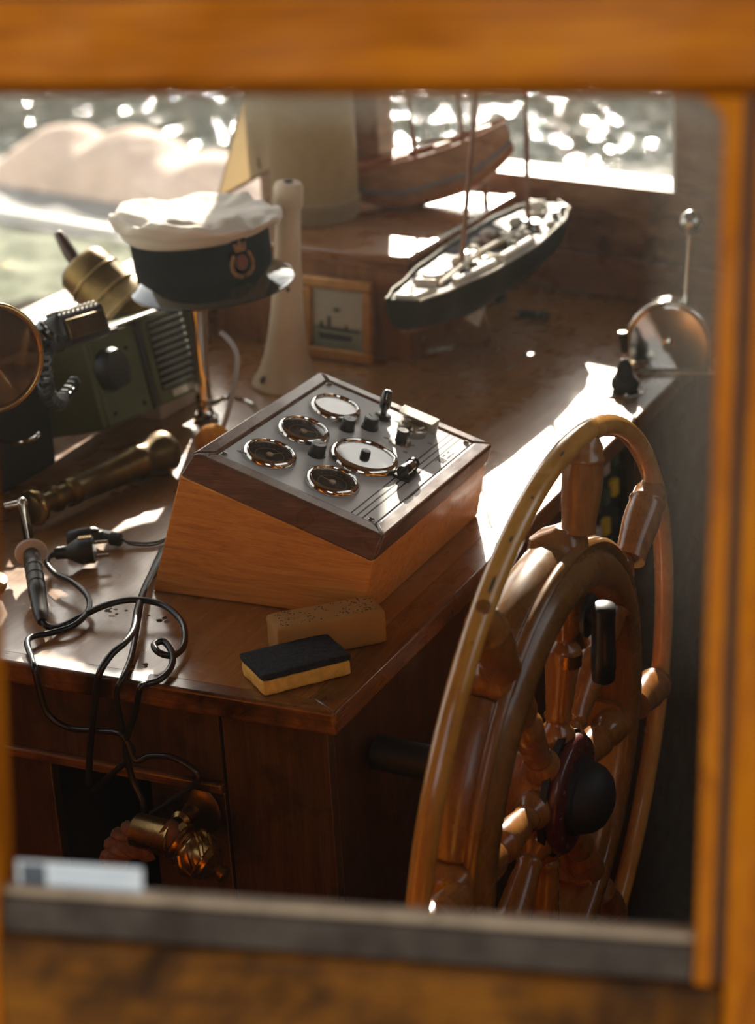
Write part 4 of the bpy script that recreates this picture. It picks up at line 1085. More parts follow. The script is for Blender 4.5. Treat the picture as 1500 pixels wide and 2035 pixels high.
# ------------------------------------------------------------------ captain's cap on a chrome horn
pb_ = onz(410, 834)
stand = thing('chrome_horn', 'upright chrome trumpet horn carrying the peaked cap', 'horn', pb_)
SMt = frame_z(pb_, Vector((-0.02, 0.0, 1)))
B(SMt).lathe([(0.0, 0.001), (0.020, 0.001), (0.021, 0.006), (0.0155, 0.010), (0.0125, 0.020), (0.0125, 0.030), (0.0150, 0.034), (0.0150, 0.040), (0.0130, 0.044), (0.0140, 0.100), (0.0165, 0.145), (0.0215, 0.185), (0.029, 0.212), (0.040, 0.232), (0.045, 0.236), (0.042, 0.237), (0.0, 0.215)], 36).build('trumpet', M['chrome'], stand, ang=50)
B().tube(spline([pb_ + Vector((0.016, -0.002, 0.030)), pb_ + Vector((0.045, 0.0, 0.042)), pb_ + Vector((0.075, 0.015, 0.030)), pb_ + Vector((0.085, 0.03, 0.004))], 8), 0.0045, 8).build('side_pipe', M['chrome'], stand)

hc = pb_ + Vector((0.020, 0.004, 0.2470))
cap = thing('peaked_cap', "white-topped captain's cap with a black band, glossy peak and gold badge", 'cap', hc)
view_az = atan2(CAM.y - hc.y, CAM.x - hc.x)
face = view_az + radians(14)
Tc = Matrix.Translation(hc) @ Matrix.Rotation(radians(4), 4, Vector((cos(view_az), sin(view_az), 0))) @ Matrix.Rotation(face, 4, 'Z') @ Matrix.Diagonal((1.06, 0.97, 1, 1))
rb_ = 0.113
B(Tc).lathe([(rb_ - 0.004, 0.000), (rb_, 0.001), (rb_ + 0.001, 0.030), (rb_ + 0.002, 0.076), (rb_ - 0.002, 0.078), (rb_ - 0.006, 0.030)], 56, None, closed=True).build('band', M['cap_band'], cap, ang=60)
B(Tc).lathe([(rb_ - 0.006, 0.052), (0.03, 0.056), (0.0, 0.056)], 40).build('lining', M['cap_band'], cap)
rs = random.Random(3)
def crown(u, v):
    a = 2 * pi * u
    prof = [(rb_ + 0.003, 0.071), (rb_ + 0.012, 0.077), (rb_ + 0.024, 0.086), (rb_ + 0.029, 0.096), (rb_ + 0.024, 0.104), (rb_ + 0.006, 0.108), (0.08, 0.105), (0.04, 0.102), (0.0001, 0.101)]
    x = v * (len(prof) - 1); i = min(int(x), len(prof) - 2); q = x - i
    r = prof[i][0] * (1 - q) + prof[i + 1][0] * q; z = prof[i][1] * (1 - q) + prof[i + 1][1] * q
    d = Vector((cos(a), sin(a), 0))
    w = sin(pi * min(1, v * 1.05)) * min(1, r / 0.05)
    n1 = noise.noise(Vector((d.x * 2.4, d.y * 2.4, v * 3.0))); n2 = noise.noise(Vector((d.x * 6 + 4, d.y * 6, v * 7.0)))
    r += (0.010 * n1 + 0.006 * n2) * w
    z += (0.013 * n1 + 0.008 * n2) * w + 0.018 * w * -sin(a - 0.2) * (1 if v > 0.15 else 0.4)
    return (r * d.x, r * d.y, z)
B(Tc).grid(crown, 72, 34, True).build('crown', M['cap_white'], cap, ang=80)
B(Tc).torus(rb_ + 0.003, 0.0022, Matrix.Translation((0, 0, 0.0765)), 56, 8).build('piping', M['cap_white'], cap)
def peak(u, v, dz=0.0):
    a = radians(-86 + 172 * u)
    ex = 0.052 * (cos(radians(-86 + 172 * u) * 0.98) ** 0.55 if abs(u - 0.5) < 0.5 else 0)
    r = rb_ - 0.001 + ex * v
    return (r * cos(a), r * sin(a), 0.010 - 0.36 * ex * v - 0.004 * v * v + dz)
pk = B(Tc).grid(lambda u, v: peak(u, v), 40, 8); pk.grid(lambda u, v: peak(u, v, -0.0022), 40, 8)
pk.build('peak', M['black_gloss'], cap, recalc=False)
B(Tc).tube([Vector(peak(k / 40, 1.0, -0.001)) for k in range(41)], 0.0018, 8).build('peak_edge', M['black_gloss'], cap)
ba = radians(16)
Tb = Tc @ Matrix.Rotation(ba, 4, 'Z') @ frame(Vector((rb_ + 0.002, 0, 0.010)), (0, 1, 0), (0, 0, 1), (1, 0, 0)) @ Matrix.Scale(1.25, 4)
bd = B(Tb); bd.prism([(0.0215 * cos(t) * (1.0 if sin(t) < 0.35 else 0.72), 0.028 + 0.031 * sin(t) + (0.006 if sin(t) > 0.75 else 0)) for t in [2 * pi * k / 30 for k in range(30)]], 0.0, 0.004)
bdg = bd.build('badge', M['cap_band'], cap, bevel=0.001)
for sg in (-1, 1):
    B(Tb).tube(spline([(0.002 * sg, 0.004, 0.005), (0.013 * sg, 0.010, 0.005), (0.0155 * sg, 0.022, 0.005), (0.011 * sg, 0.034, 0.005)], 6), [0.0028] * 18 + [0.0016], 8).build('wreath', M['badge_gold'], bdg)
B(Tb).sphere((0, 0.022, 0.004), 0.0092, 16, (1, 1.1, 0.4)).build('medallion', M['badge_red'], bdg)
B(Tb).prism([(-0.008, 0.036), (0.008, 0.036), (0.0095, 0.048), (0.004, 0.0445), (0.0, 0.052), (-0.004, 0.0445), (-0.0095, 0.048)], 0.004, 0.0065).build('crown_emblem', M['badge_gold'], bdg, bevel=0.0006)

# ------------------------------------------------------------------ radio set with microphone, block beneath, bell
rx = -0.745
r0 = onx(165, 672, rx); r1 = onx(352, 604, rx); r2 = onx(392, 748, rx); r3 = onx(168, 838, rx)
RV = (r1 - r0).normalized(); RH = Vector((-0.22, 0, 1)).normalized(); RH = (RH - RV * RH.dot(RV)).normalized()
RL = (r1 - r0).length; RHH = 0.148
RM = frame(r1 - RV * RL - RH * RHH, RV, RH, RV.cross(RH).normalized())    # x away, y up, z towards the helm
radio = thing('radio_set', 'olive green radio set with a slatted speaker grille, tilted on the worktop', 'radio', onz(300, 800))
RD = 0.13
B(RM).box((0.0, 0.0, -RD), (RL, RHH, 0.0)).build('case', M['olive'], radio, bevel=0.006, seg=3)
B(RM).box((0.004, RHH - 0.001, -0.016), (RL + 0.002, RHH + 0.004, 0.004)).build('top_edge', M['pale_metal'], radio, bevel=0.003)
fp = B(RM).box((0.006, 0.004, 0.0), (RL * 0.47, RHH - 0.004, 0.004)).build('face_plate', M['olive'], radio, bevel=0.002)
for (x_, y_) in ((0.35, 0.75), (0.30, 0.42), (0.40, 0.12), (0.10, 0.14)):
    B(RM).lathe([(0.0, 0.004), (0.0042, 0.004), (0.0036, 0.0065), (0.0, 0.007)], 12, Matrix.Translation((RL * x_, RHH * y_, 0))).build('plate_screw', M['black_matte'], fp)
B(RM).box((RL * 0.49, 0.002, -0.002), (RL * 0.545, RHH - 0.002, 0.006)).build('divider', M['black_plastic'], radio, bevel=0.002)
gr = B(RM).box((RL * 0.56, 0.002, 0.0), (RL, RHH - 0.002, 0.006)).build('speaker_frame', M['olive'], radio, bevel=0.003)
B(RM).box((RL * 0.60, 0.024, 0.005), (RL * 0.965, RHH - 0.010, 0.0068)).build('speaker_cloth', M['recess'], gr)
for k in range(10):
    y_ = 0.027 + k * (RHH - 0.040) / 9.5
    B(RM).box((RL * 0.60, y_, 0.006), (RL * 0.965, y_ + 0.0045, 0.0105)).build('slat', M['grille'], gr, bevel=0.001)
B(RM).box((RL * 0.70, 0.008, 0.006), (RL * 0.92, 0.019, 0.0078)).build('name_badge', M['pale_metal'], gr, bevel=0.0006)
B(RM).lathe([(0.0, 0.004), (0.034, 0.004), (0.034, 0.018), (0.030, 0.026), (0.0, 0.028)], 32, Matrix.Translation((RL * 0.13, RHH * 0.60, 0))).build('tuning_knob', M['black_plastic'], radio, ang=50)
mh = B(RM).box((-0.015, RHH * 0.97, 0.004), (RL * 0.20, RHH * 1.02, 0.03)).build('mic_holder', M['black_matte'], radio, bevel=0.003)

mc0 = onx(112, 668, rx + 0.05); mc1 = onx(203, 640, rx + 0.05)
mic = thing('hand_microphone', 'black fist microphone with a coiled lead clipped to the radio', 'microphone', mc0 - Z * 0.03)
mx_ = (mc1 - mc0).normalized(); mz_ = Vector((0.85, -0.3, 0.35)); mz_ = (mz_ - mx_ * mz_.dot(mx_)).normalized(); my_ = mz_.cross(mx_)
MM = frame(mc0, mx_, my_, mz_); ml = (mc1 - mc0).length
B(MM).box((0, -0.022, -0.014), (ml, 0.030, 0.014)).build('mic_body', M['black_plastic'], mic, bevel=0.008, seg=4)
for k in range(9):
    B(MM).box((0.006 + k * (ml - 0.014) / 9, 0.026, -0.011), (0.006 + k * (ml - 0.014) / 9 + 0.005, 0.034, 0.011)).build('ridge', M['pale_metal'] if k % 9 else M['black_plastic'], mic, bevel=0.0012)
B(MM).box((0.012, -0.012, 0.013), (ml - 0.012, 0.018, 0.017)).build('mic_face', M['dark_brass'], mic, bevel=0.002)
cpath = spline([mc0 + Vector((0.01, 0, -0.01)), onx(95, 690, rx + 0.06), onx(92, 770, rx + 0.07), onx(115, 800, rx + 0.06), onx(150, 760, rx + 0.05)], 40)
coil = []
for i, c_ in enumerate(cpath):
    a_ = i * 0.9
    coil.append(c_ + Vector((cos(a_) * 0.011, sin(a_) * 0.011 * 0.6, sin(a_) * 0.009)))
B().tube(coil, 0.0032, 6).build('coiled_lead', M['black_plastic'], mic)
for px_, py_ in ((75, 668), (92, 650)):
    B().torus(0.013, 0.006, frame_z(onx(px_, py_ + 8, rx + 0.05), (0.6, 0.5, 0.5)), 24, 8).build('lead_loop', M['black_gloss'], mic)

bl = onz(262, 832); bk = onz(392, 800)
blk = B(rotz(onz(322, 838), 87)).box((0.0, 0.0, 0.001), (0.120, 0.066, 0.044)).build('card_box', M['grey_block'], org=onz(322, 838) + Vector((-0.03, 0.06, 0.001)), bevel=0.003)
tag(blk, 'plain buff cardboard block under the corner of the radio', 'box')

bpl = Vector((-0.855, 0.94, 0.2)) + FWD * 0.06
bt = on_plane(152, 520, bpl, FWD); bm_ = on_plane(262, 628, bpl - FWD * 0.015, FWD)
bell = thing('hand_bell', 'tarnished brass bell with a wooden handle tipped over the radio', 'bell', bm_ - Z * 0.03)
BM_ = frame_z(bt, bm_ - bt); bl_ = (bm_ - bt).length
s_ = bl_ / 0.15
BM_ = BM_ @ Matrix.Diagonal((1.2, 1.2, 1.0, 1))
B(BM_).lathe([(0.0, 0.0), (0.018 * s_, 0.001), (0.036 * s_, 0.006 * s_), (0.043 * s_, 0.016 * s_), (0.045 * s_, 0.05 * s_), (0.050 * s_, 0.085 * s_), (0.058 * s_, 0.115 * s_), (0.070 * s_, 0.140 * s_), (0.078 * s_, 0.150 * s_), (0.074 * s_, 0.151 * s_), (0.054 * s_, 0.11 * s_), (0.0, 0.04 * s_)], 48).build('bell_body', M['dark_brass'], bell, ang=50)
for z_ in (0.052, 0.100, 0.142):
    r_ = {0.052: 0.0455, 0.100: 0.0545, 0.142: 0.072}[z_]
    B(BM_).torus(r_ * s_, 0.0022, Matrix.Translation((0, 0, z_ * s_)), 40, 8).build('band', M['brass'], bell)
hb0 = on_plane(146, 514, bpl, FWD); hb1 = on_plane(114, 462, bpl, FWD)
B().turned(hb0 + (hb0 - hb1) * 0.25, hb1, [(0.0, 0.010), (0.3, 0.012), (0.5, 0.0115), (0.95, 0.0085), (1.0, 0.006)], 16).build('handle', M['dark_panel'], bell)

# ------------------------------------------------------------------ round brass instrument at the left edge
gc = CAM + ray(-22, 712) * 2.60
rnd = thing('brass_barometer', 'round brass-rimmed instrument cut off by the left edge of the window', 'barometer', (gc.x - 0.05, gc.y - 0.02, 0.0))
gdir = (CAM - gc).normalized(); gdir = Vector((0.80, -0.58, 0.05)).normalized()
GM = frame_z(gc, gdir)
B(GM).lathe([(0.0, -0.05), (0.066, -0.05), (0.070, -0.045), (0.070, 0.0), (0.0, 0.0)], 48).build('case', M['dark_brass'], rnd, ang=50)
B(GM).torus(0.0695, 0.0045, Matrix.Translation((0, 0, 0.002)), 56, 10).build('rim', M['brass'], rnd)
B(GM).lathe([(0.0, 0.001), (0.066, 0.001)], 40).build('dial', M['dark_panel'], rnd)
B(GM).lathe([(0.0, 0.010), (0.03, 0.008), (0.066, 0.003)], 40).build('glass', M['gauge_glass'], rnd)
pbase = Vector((gc.x - 0.05, gc.y - 0.03, 0.0))
B().tube(spline([pbase + Z * 0.004, pbase + Z * 0.15, gc - gdir * 0.045], 8), 0.009, 10).build('post', M['dark_brass'], rnd)
B(Matrix.Translation(pbase)).lathe([(0.0, 0.001), (0.045, 0.001), (0.045, 0.006), (0.02, 0.014), (0.009, 0.03), (0.0, 0.03)], 32).build('foot', M['dark_brass'], rnd)
c0_ = onz(22, 880, 0.10)
o = B().tube(spline([onz(-20, 868, 0.10), c0_, onz(62, 874, 0.105), onz(78, 862, 0.108)], 8), 0.0032, 8).build('chrome_hook', M['chrome'], rnd)

ec = thing('sun_block_case', 'large black case added to block sun in the dark corner left of the radio', 'case', (-0.86, 0.46, 0.0))  # added case: stops a streak of sun and fills the dark corner
B().box((-0.95, 0.22, 0.001), (-0.80, 0.645, 0.200)).build('body', M['black_matte'], ec, bevel=0.008, seg=3)
B().box((-0.945, 0.225, 0.200), (-0.805, 0.640, 0.215)).build('lid', M['black_plastic'], ec, bevel=0.004, seg=3)
for y_ in (0.32, 0.54):
    B().box((-0.800, y_, 0.170), (-0.796, y_ + 0.03, 0.212)).build('sun_block_latch', M['dull_chrome'], ec, bevel=0.001)

# ------------------------------------------------------------------ brass telescope
t0_ = onz(62, 1012, 0.034); t1_ = onz(336, 893, 0.034)
tele = thing('brass_telescope', 'dark brass telescope lying on the worktop behind the soldering iron', 'telescope', ((t0_ + t1_) / 2) - Z * 0.033)
B().turned(t0_, t1_, [(0.0, 0.017), (0.02, 0.024), (0.05, 0.024), (0.06, 0.014), (0.14, 0.014), (0.15, 0.019), (0.17, 0.020), (0.18, 0.016), (0.24, 0.016), (0.25, 0.0205), (0.28, 0.0215), (0.31, 0.0205), (0.32, 0.019), (0.72, 0.0235), (0.73, 0.027), (0.77, 0.028), (0.79, 0.026), (0.83, 0.0265), (0.88, 0.030), (0.92, 0.033), (0.97, 0.033), (0.985, 0.030), (1.0, 0.026)], 40).build('tube', M['dark_brass'], tele, ang=50)
td = (t1_ - t0_).normalized()
B(frame_z(t0_ + td * 0.004, td)).lathe([(0.020, -0.003), (0.0265, -0.002), (0.0275, 0.002), (0.0255, 0.005), (0.020, 0.006)], 36, None, closed=True).build('eyepiece_flange', M['brass'], tele)
B(frame_z(t1_, td)).lathe([(0.0, -0.0005), (0.024, -0.0005), (0.024, 0.002), (0.0, 0.004)], 32).build('lens', M['black_gloss'], tele)

# ------------------------------------------------------------------ soldering iron, its lead and the plugs
i0_ = onz(44, 1000, 0.070); i1_ = onz(62, 1098, 0.052); i2_ = onz(84, 1236, 0.018)
iron = thing('soldering_iron', 'soldering iron with a ribbed black handle, cream guard and bright shaft on the left', 'soldering iron', Vector(((i1_.x + i2_.x) / 2, (i1_.y + i2_.y) / 2, 0.002)))
B().turned(i1_, i0_, [(0.0, 0.0085), (0.05, 0.0082), (0.06, 0.0072), (0.9, 0.0070), (0.92, 0.0055), (1.0, 0.0050)], 20).build('heater_shaft', M['chrome'], iron)
tipd = onz(8, 1006, 0.070)
B().tube([i0_, i0_ * 0.6 + tipd * 0.4, tipd], [0.0058, 0.0052, 0.0040], 12).build('tip', M['dull_chrome'], iron)
B().sphere(i0_, 0.0085, 14).build('tip_joint', M['dull_chrome'], iron)
B(frame_z(i1_, i2_ - i1_)).lathe([(0.0, -0.002), (0.0205, -0.002), (0.0220, 0.0), (0.0205, 0.003), (0.012, 0.004), (0.0, 0.004)], 32).build('guard', M['guard'], iron)
B().turned(i1_, i2_, [(0.0, 0.010), (0.05, 0.0112), (0.10, 0.0118), (0.16, 0.0112), (0.17, 0.0120), (0.24, 0.0120), (0.25, 0.0110), (0.28, 0.0110), (0.29, 0.0120), (0.36, 0.0120), (0.37, 0.0110), (0.40, 0.0110), (0.41, 0.0120), (0.48, 0.0120), (0.49, 0.0110), (0.52, 0.0110), (0.53, 0.0120), (0.62, 0.0120), (0.63, 0.0112), (0.90, 0.0106), (0.96, 0.0085), (1.0, 0.0060)], 24).build('handle', M['handle_grey'], iron, ang=30)
cr = 0.0042
def cz(pts): return [onz(x, y, z) for x, y, z in pts]
lead1 = spline([i2_ + (i1_ - i2_) * 0.02] + cz([(98, 1246, 0.012), (125, 1243, 0.006), (160, 1226, 0.010), (210, 1203, 0.022), (265, 1192, 0.026), (325, 1203, 0.022), (362, 1238, 0.014), (366, 1280, 0.010), (346, 1302, 0.012), (318, 1298, 0.018), (306, 1282, 0.022), (325, 1275, 0.022), (342, 1298, 0.016), (340, 1325, 0.010), (318, 1350, 0.008), (290, 1360, 0.006)]) + [onz(278, 1369, 0.004), ony(268, 1420, -0.016), ony(250, 1480, -0.016), ony(262, 1545, -0.012), ony(285, 1600, -0.014), ony(288, 1660, -0.018)], 8)
B().tube(lead1, cr, 10).build('lead', M['cable'], iron)

# second cable: from the plug, S-curve, down over the edge
plug = thing('mains_plug', 'black two-pin mains plug with bright pins on the worktop, lead curling towards the edge', 'plug', onz(165, 1112, 0.001))
p0_ = onz(108, 1100, 0.022); p1_ = onz(188, 1092, 0.024)
pdv = (p1_ - p0_).normalized()
B().turned(p0_, p1_, [(0.0, 0.006), (0.04, 0.0085), (0.14, 0.0090), (0.16, 0.0085), (0.24, 0.0095), (0.26, 0.0090), (0.36, 0.0105), (0.50, 0.0150), (0.66, 0.0190), (0.97, 0.0190), (1.0, 0.0175)], 28).build('plug_body', M['black_plastic'], plug, ang=40)
psd = pdv.cross(Z).normalized(); pup_ = psd.cross(pdv)
for q in (-1, 1):
    for_c = p1_ + (psd * 0.5 + pup_ * -0.85).normalized() * 0.0095 * q
    B().cyl(for_c, for_c + pdv * 0.019, 0.0024, n=12).build('pin', M['dull_chrome'], plug)
B(frame(p1_, pdv, psd, pup_)).box((-0.020, -0.0045, 0.0165), (-0.002, 0.0045, 0.0198)).build('earth_strip', M['brass'], plug)
lead2 = spline([p0_ + pdv * 0.002] + cz([(96, 1108, 0.020), (94, 1122, 0.020), (112, 1142, 0.020), (145, 1158, 0.020), (172, 1182, 0.018), (178, 1205, 0.014), (165, 1228, 0.012), (140, 1246, 0.010), (100, 1258, 0.009), (68, 1264, 0.010), (54, 1276, 0.010)]) + [onz(62, 1305, 0.006), onz(68, 1326, 0.004), ony(78, 1370, -0.014), ony(96, 1420, -0.012), ony(140, 1447, -0.008), ony(200, 1452, -0.010), ony(245, 1462, -0.016), ony(268, 1510, -0.016), ony(300, 1502, -0.012), ony(350, 1508, -0.012), ony(395, 1545, -0.012), ony(350, 1585, -0.012), ony(300, 1618, -0.014)], 8)
B().tube(lead2, cr * 0.95, 10).build('lead', M['cable'], plug)
plug2 = thing('angled_plug', 'black angled plug lying behind the two-pin plug', 'plug', onz(185, 1075, 0.001))
q0_ = onz(132, 1074, 0.014); q1_ = onz(200, 1062, 0.016)
B().turned(q0_, q1_, [(0, 0.010), (0.1, 0.0135), (0.5, 0.0140), (0.85, 0.0125), (1.0, 0.008)], 24).build('plug_body', M['black_plastic'], plug2)
q2_ = onz(242, 1073, 0.012)
B().turned(q1_ - (q1_ - q0_) * 0.2, q2_, [(0, 0.0085), (0.3, 0.0085), (0.34, 0.0065), (0.6, 0.0065), (0.64, 0.0100), (0.95, 0.0100), (1.0, 0.007)], 20).build('plug_neck', M['black_plastic'], plug2)
B().cyl(q1_ + Z * 0.004, q1_ + (q2_ - q1_) * 0.6 + Z * 0.006, 0.0035, n=12).build('contact', M['dull_chrome'], plug2)
for k in range(2):
    B().tube(spline([q2_ + Z * 0.002 * k] + cz([(262, 1078 + 4 * k, 0.006), (300, 1079 + 5 * k, 0.004), (330, 1070 + 4 * k, 0.004), (360, 1045 + 4 * k, 0.004)]), 8), 0.0016, 6).build('thin_lead', M['cable'], plug2)
# third cable: from behind the box, across the loop and down the front
lead3 = spline(cz([(330, 1085, 0.006), (312, 1118, 0.006), (300, 1142, 0.008), (285, 1175, 0.016), (272, 1215, 0.030), (266, 1250, 0.034), (250, 1275, 0.034), (222, 1300, 0.028), (200, 1333, 0.014)]) + [ony(192, 1365, -0.014), ony(187, 1420, -0.014), ony(180, 1480, -0.012), ony(176, 1560, -0.012)], 8)
o = B().tube(lead3, cr * 1.05, 10).build('power_cable', M['cable'], org=(onz(300, 1142).x, onz(300, 1142).y, 0.0))
tag(o, 'black cable coming from behind the instrument box and hanging over the worktop edge', 'cable')
lead4 = spline(cz([(322, 1092, 0.005), (305, 1128, 0.005), (292, 1160, 0.010), (281, 1195, 0.018), (276, 1225, 0.016), (262, 1300, 0.0065)]) + [onz(245, 1345, 0.006), ony(232, 1375, -0.014), ony(240, 1430, -0.010), ony(252, 1470, -0.008), ony(262, 1500, -0.010), ony(215, 1545, -0.010), ony(185, 1570, -0.006)], 8)

o = B().tube(lead4, cr * 0.9, 10).build('power_cable', M['cable'], org=(onz(292, 1160).x, onz(292, 1160).y, 0.0))
tag(o, 'thinner black cable lying beside the thick one and crossing below the worktop edge', 'cable')

# ------------------------------------------------------------------ orange ball and grey hose behind the box
ob_ = onz(424, 878, 0.028)
yarn = thing('yarn_float', 'orange ribbed ball half hidden behind the instrument box', 'ball', ob_ - Z * 0.027)
B(Matrix.Translation(ob_)).lathe([(0.026 * sin(pi * k / 16), -0.026 * cos(pi * k / 16)) for k in range(17)], 32).build('core', M['orange'], yarn)
for k in range(12):
    a_ = pi * k / 12
    ringp = [ob_ + Vector((cos(a_) * cos(t), sin(a_) * cos(t), sin(t))) * 0.0262 for t in [2 * pi * q / 28 for q in range(28)]]
    B().tube(ringp, 0.0022, 6, closed=True).build('rib', M['orange'], yarn)
hp = [(438, 868, 0.03), (447, 838, 0.05), (458, 800, 0.075), (468, 750, 0.105), (472, 715, 0.130), (465, 690, 0.148), (450, 670, 0.158), (438, 660, 0.162)]
o = B().tube(spline([ob_ + Vector((0.012, 0.034, -0.027))] + [ony(x, y, ob_.y + 0.034) for x, y, z in hp], 8), 0.0042, 10).build('grey_hose', M['grey_tube'], org=ob_)
tag(o, 'thin grey curved hose rising behind the instrument box beside the orange ball', 'hose')

# ------------------------------------------------------------------ throttle lever and engine telegraph
lv = onz(1242, 778)
lever = thing('throttle_lever', 'black throttle lever on a bright metal base plate at the worktop edge', 'lever', lv)
LM = rotz(lv, 14) @ Matrix.Scale(0.80, 4)
B(LM).prism([(-0.058, 0.010), (-0.020, 0.040), (0.020, 0.040), (0.044, 0.010), (0.040, -0.030), (0.010, -0.052), (-0.030, -0.046)], 0.001, 0.005).build('base_plate', M['dull_chrome'], lever, bevel=0.0015)
for x_, y_ in ((-0.046, 0.008), (0.034, 0.010), (0.006, -0.040), (-0.024, -0.036)):
    B(LM).lathe([(0, 0.005), (0.0045, 0.005), (0.0035, 0.008), (0, 0.0085)], 12, Matrix.Translation((x_, y_, 0))).build('bolt', M['chrome'], lever)
B(LM).lathe([(0.0, 0.004), (0.026, 0.004), (0.030, 0.012), (0.030, 0.020), (0.024, 0.030), (0.019, 0.034), (0.020, 0.040), (0.013, 0.060), (0.008, 0.070), (0.0, 0.072)], 28).build('rubber_boot', M['black_matte'], lever, ang=50)
B(LM).cyl((0, 0, 0.060), (-0.002, 0, 0.092), 0.0026, n=10).build('rod', M['chrome'], lever)
B(LM).turned((-0.002, 0, 0.084), (-0.004, 0, 0.128), [(0, 0.005), (0.3, 0.0070), (0.96, 0.0095), (0.97, 0.0090), (1.0, 0.0085)], 20).build('grip', M['black_plastic'], lever)
B(LM).lathe([(0, 0.0), (0.0088, 0.0), (0.0088, 0.0012), (0.0, 0.0016)], 20, Matrix.Translation((-0.004, 0, 0.1275))).build('grip_cap', M['pale_metal'], lever)
for sg in (-1, 1):
    B(LM).tube(spline([(0.006 * sg, -0.003, 0.068), (0.016 * sg, -0.006, 0.044), (0.028 * sg, -0.008, 0.026)], 8), 0.0022, 6).build('chain', M['dull_chrome'], lever)

tb = onz(1329, 738)
tel = thing('engine_telegraph', 'domed chrome engine control with a ball-topped handle at the far worktop edge', 'engine control', tb)
vd = Vector((CAM.x - tb.x, CAM.y - tb.y, 0)).normalized()
vd = (Matrix.Rotation(radians(-4), 3, 'Z') @ vd)
tx = Vector((-vd.y, vd.x, 0))
TM = frame(tb + Z * 0.001, tx, Z, vd) 
if TM.to_3x3().determinant() < 0: TM = frame(tb + Z * 0.001, tx, Z, -vd)
Rt = 0.070
def arch(r, y0=0.004): return [(-r, y0)] + [(r * cos(pi - pi * k / 28), 0.052 + (r * sin(pi * k / 28))) for k in range(29)] + [(r, y0)]
B(TM).prism(arch(Rt), -0.045, 0.018).build('drum', M['chrome'], tel, bevel=0.006, seg=4)
pts = arch(Rt + 0.001)
B(TM).tube([Vector((x_, y_, 0.018)) for x_, y_ in pts], 0.0048, 10).build('drum_rim', M['chrome'], tel)
B(TM).box((-Rt - 0.012, 0.0, -0.055), (Rt + 0.012, 0.006, 0.030)).build('foot_plate', M['dull_chrome'], tel, bevel=0.002)
B(TM).cyl((0, 0.050, 0.016), (0, 0.050, 0.030), 0.009, n=20).build('spindle', M['chrome'], tel)
a_0 = TM @ Vector((0.028, 0.115, 0.0)); a_1 = tb + RIGHT * 0.038 + Z * 0.258
B().turned(a_0, a_1, [(0, 0.010), (0.10, 0.008), (0.16, 0.0062), (0.9, 0.0048), (1.0, 0.0045)], 16).build('arm', M['chrome'], tel)
B().sphere(a_1, 0.0205, 24, (1, 1, 1.05)).build('ball', M['dull_chrome'], tel)

s0 = onz(1060, 633)
o = B(rotz(s0, -4)).box((-0.029, -0.010, 0.001), (0.029, 0.010, 0.014)).build('black_case', M['black_matte'], org=s0, bevel=0.003)
tag(o, 'small flat black case lying at the back of the worktop', 'case')
s0 = onz(985, 600)
o = B(rotz(s0, -4)).box((-0.016, -0.014, 0.001), (0.018, 0.014, 0.020)).build('black_block', M['black_matte'], org=s0, bevel=0.004)
tag(o, 'small black block beside the model yacht at the far wall', 'block')

# ------------------------------------------------------------------ brass rope fitting on the cabinet front
rc = ony(388, 1606, 0.018)
fit = thing('rope_bracket', 'round brass wall rosette with a hook on the cabinet front', 'bracket', rc)
RMx = frame_z(rc - Y * 0.001, (0, -1, 0))
B(RMx).lathe([(0.0, 0.0), (0.036, 0.0), (0.0375, 0.003), (0.034, 0.006), (0.024, 0.0075), (0.016, 0.010), (0.0, 0.011)], 40).build('rosette', M['dark_brass'], fit, ang=50)
B(RMx).lathe([(0.0, 0.009), (0.013, 0.010), (0.010, 0.020), (0.010, 0.030), (0.014, 0.034), (0.010, 0.040), (0.0, 0.041)], 24).build('hook', M['brass'], fit, ang=50)
rp0 = ony(262, 1662, -0.055); rp1 = ony(330, 1652, -0.055); rp2 = ony(345, 1662, -0.055); rp3 = ony(448, 1742, -0.055)
rope = thing('brass_ended_rope', 'thick brown rope with ornate brass end fittings hanging by the cabinet opening', 'rope', ony(330, 1780, -0.05))
B().turned(ony(270, 1650, -0.055), ony(346, 1668, -0.055), [(0.0, 0.019), (0.03, 0.0215), (0.9, 0.0215), (0.97, 0.0225), (1.0, 0.019)], 32).build('brass_collar', M['brass'], rope, ang=50)
e0 = ony(352, 1668, -0.055); e1 = ony(452, 1744, -0.055)
B().turned(e0, e1, [(0.0, 0.020), (0.04, 0.0245), (0.08, 0.0250), (0.10, 0.022), (0.14, 0.0245), (0.18, 0.022), (0.25, 0.0265), (0.40, 0.0270), (0.52, 0.0245), (0.55, 0.026), (0.60, 0.0235), (0.64, 0.024), (0.70, 0.019), (0.78, 0.012), (0.83, 0.0075), (0.87, 0.0095), (0.93, 0.0105), (0.98, 0.007), (1.0, 0.002)], 32).build('brass_finial', M['brass'], rope, ang=40)
for k in range(9):
    ed = (e1 - e0); F_ = frame_z(e0, ed)
    a_ = 2 * pi * k / 9; Lf = ed.length
    B(F_).tube(spline([(0.0255 * cos(a_), 0.0255 * sin(a_), Lf * 0.22), (0.0285 * cos(a_ + 0.35), 0.0285 * sin(a_ + 0.35), Lf * 0.36), (0.0255 * cos(a_ + 0.75), 0.0255 * sin(a_ + 0.75), Lf * 0.52)], 5), 0.0028, 6).build('flute', M['brass'], rope)
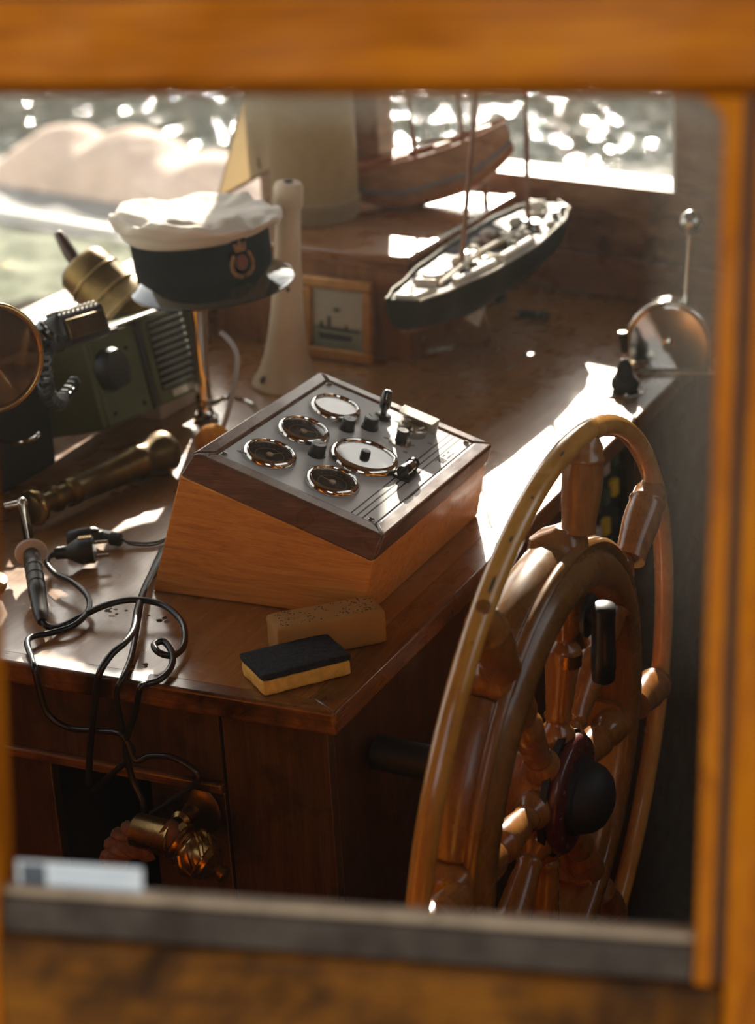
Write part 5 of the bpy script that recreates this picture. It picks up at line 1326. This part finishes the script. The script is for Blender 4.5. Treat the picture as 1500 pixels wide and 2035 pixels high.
def strand(path, r, turns, n=3, name='rope_strand'):
    path = spline(path, 18)
    for k in range(n):
        out_ = []
        for i, c_ in enumerate(path):
            t_ = (path[min(i + 1, len(path) - 1)] - path[max(0, i - 1)]).normalized()
            nx = t_.cross(Vector((0.3, 0.8, 0.5))).normalized(); ny = t_.cross(nx)
            a_ = 2 * pi * (k / n + turns * i / len(path))
            out_.append(c_ + nx * cos(a_) * r * 0.5 + ny * sin(a_) * r * 0.5)
        B().tube(out_, r * 0.62, 8).build(name, M['rope'], rope)
strand([ony(340, 1662, -0.055), ony(280, 1652, -0.055), ony(240, 1672, -0.05), ony(222, 1720, -0.045), ony(215, 1800, -0.04), ony(218, 1900, -0.035)], 0.0155, 3.2)
strand([ony(300, 1690, -0.06), ony(262, 1684, -0.062), ony(232, 1706, -0.06), ony(228, 1760, -0.058), ony(232, 1860, -0.05)], 0.0135, 2.8)
B().cyl(e0 - (e1 - e0).normalized() * 0.02, e0 + (e1 - e0).normalized() * 0.01, 0.0165, n=20).build('rope_core', M['rope'], rope)
B().tube(spline([rc - Y * 0.028, rc - Y * 0.045 - Z * 0.01, e0 + Vector((0.01, 0, 0.018))], 6), 0.006, 8).build('hook_link', M['brass'], fit)

# ------------------------------------------------------------------ sticker on the glass
def on_frame(px, py, n): return FM.inverted() @ on_plane(px, py, FM @ Vector((0, 0, n)), WN)
a = on_frame(32, 1706, 0.011); c = on_frame(284, 1788, 0.011)
st = thing('glass_sticker', 'pale rectangular sticker on the lower left corner of the near window pane', 'sticker', FM @ Vector(((a.x + c.x) / 2, c.y, 0.0115)))
B(FM).box((a.x, a.y + 0.001, 0.0112), (c.x, c.y - 0.001, 0.0119)).build('paper', M['leather'], st)
B(FM).box((a.x + 0.003, a.y + 0.003, 0.0109), (a.x + 0.019, c.y - 0.004, 0.0112)).build('dark_print', M['sticker_dark'], st)
for k in range(4):
    B(FM).box((a.x + 0.024, a.y + 0.005 + k * 0.0048, 0.0109), (c.x - 0.004 - 0.006 * (k % 2), a.y + 0.0066 + k * 0.0048, 0.0112)).build('print_line', M['sticker_pale'], st)
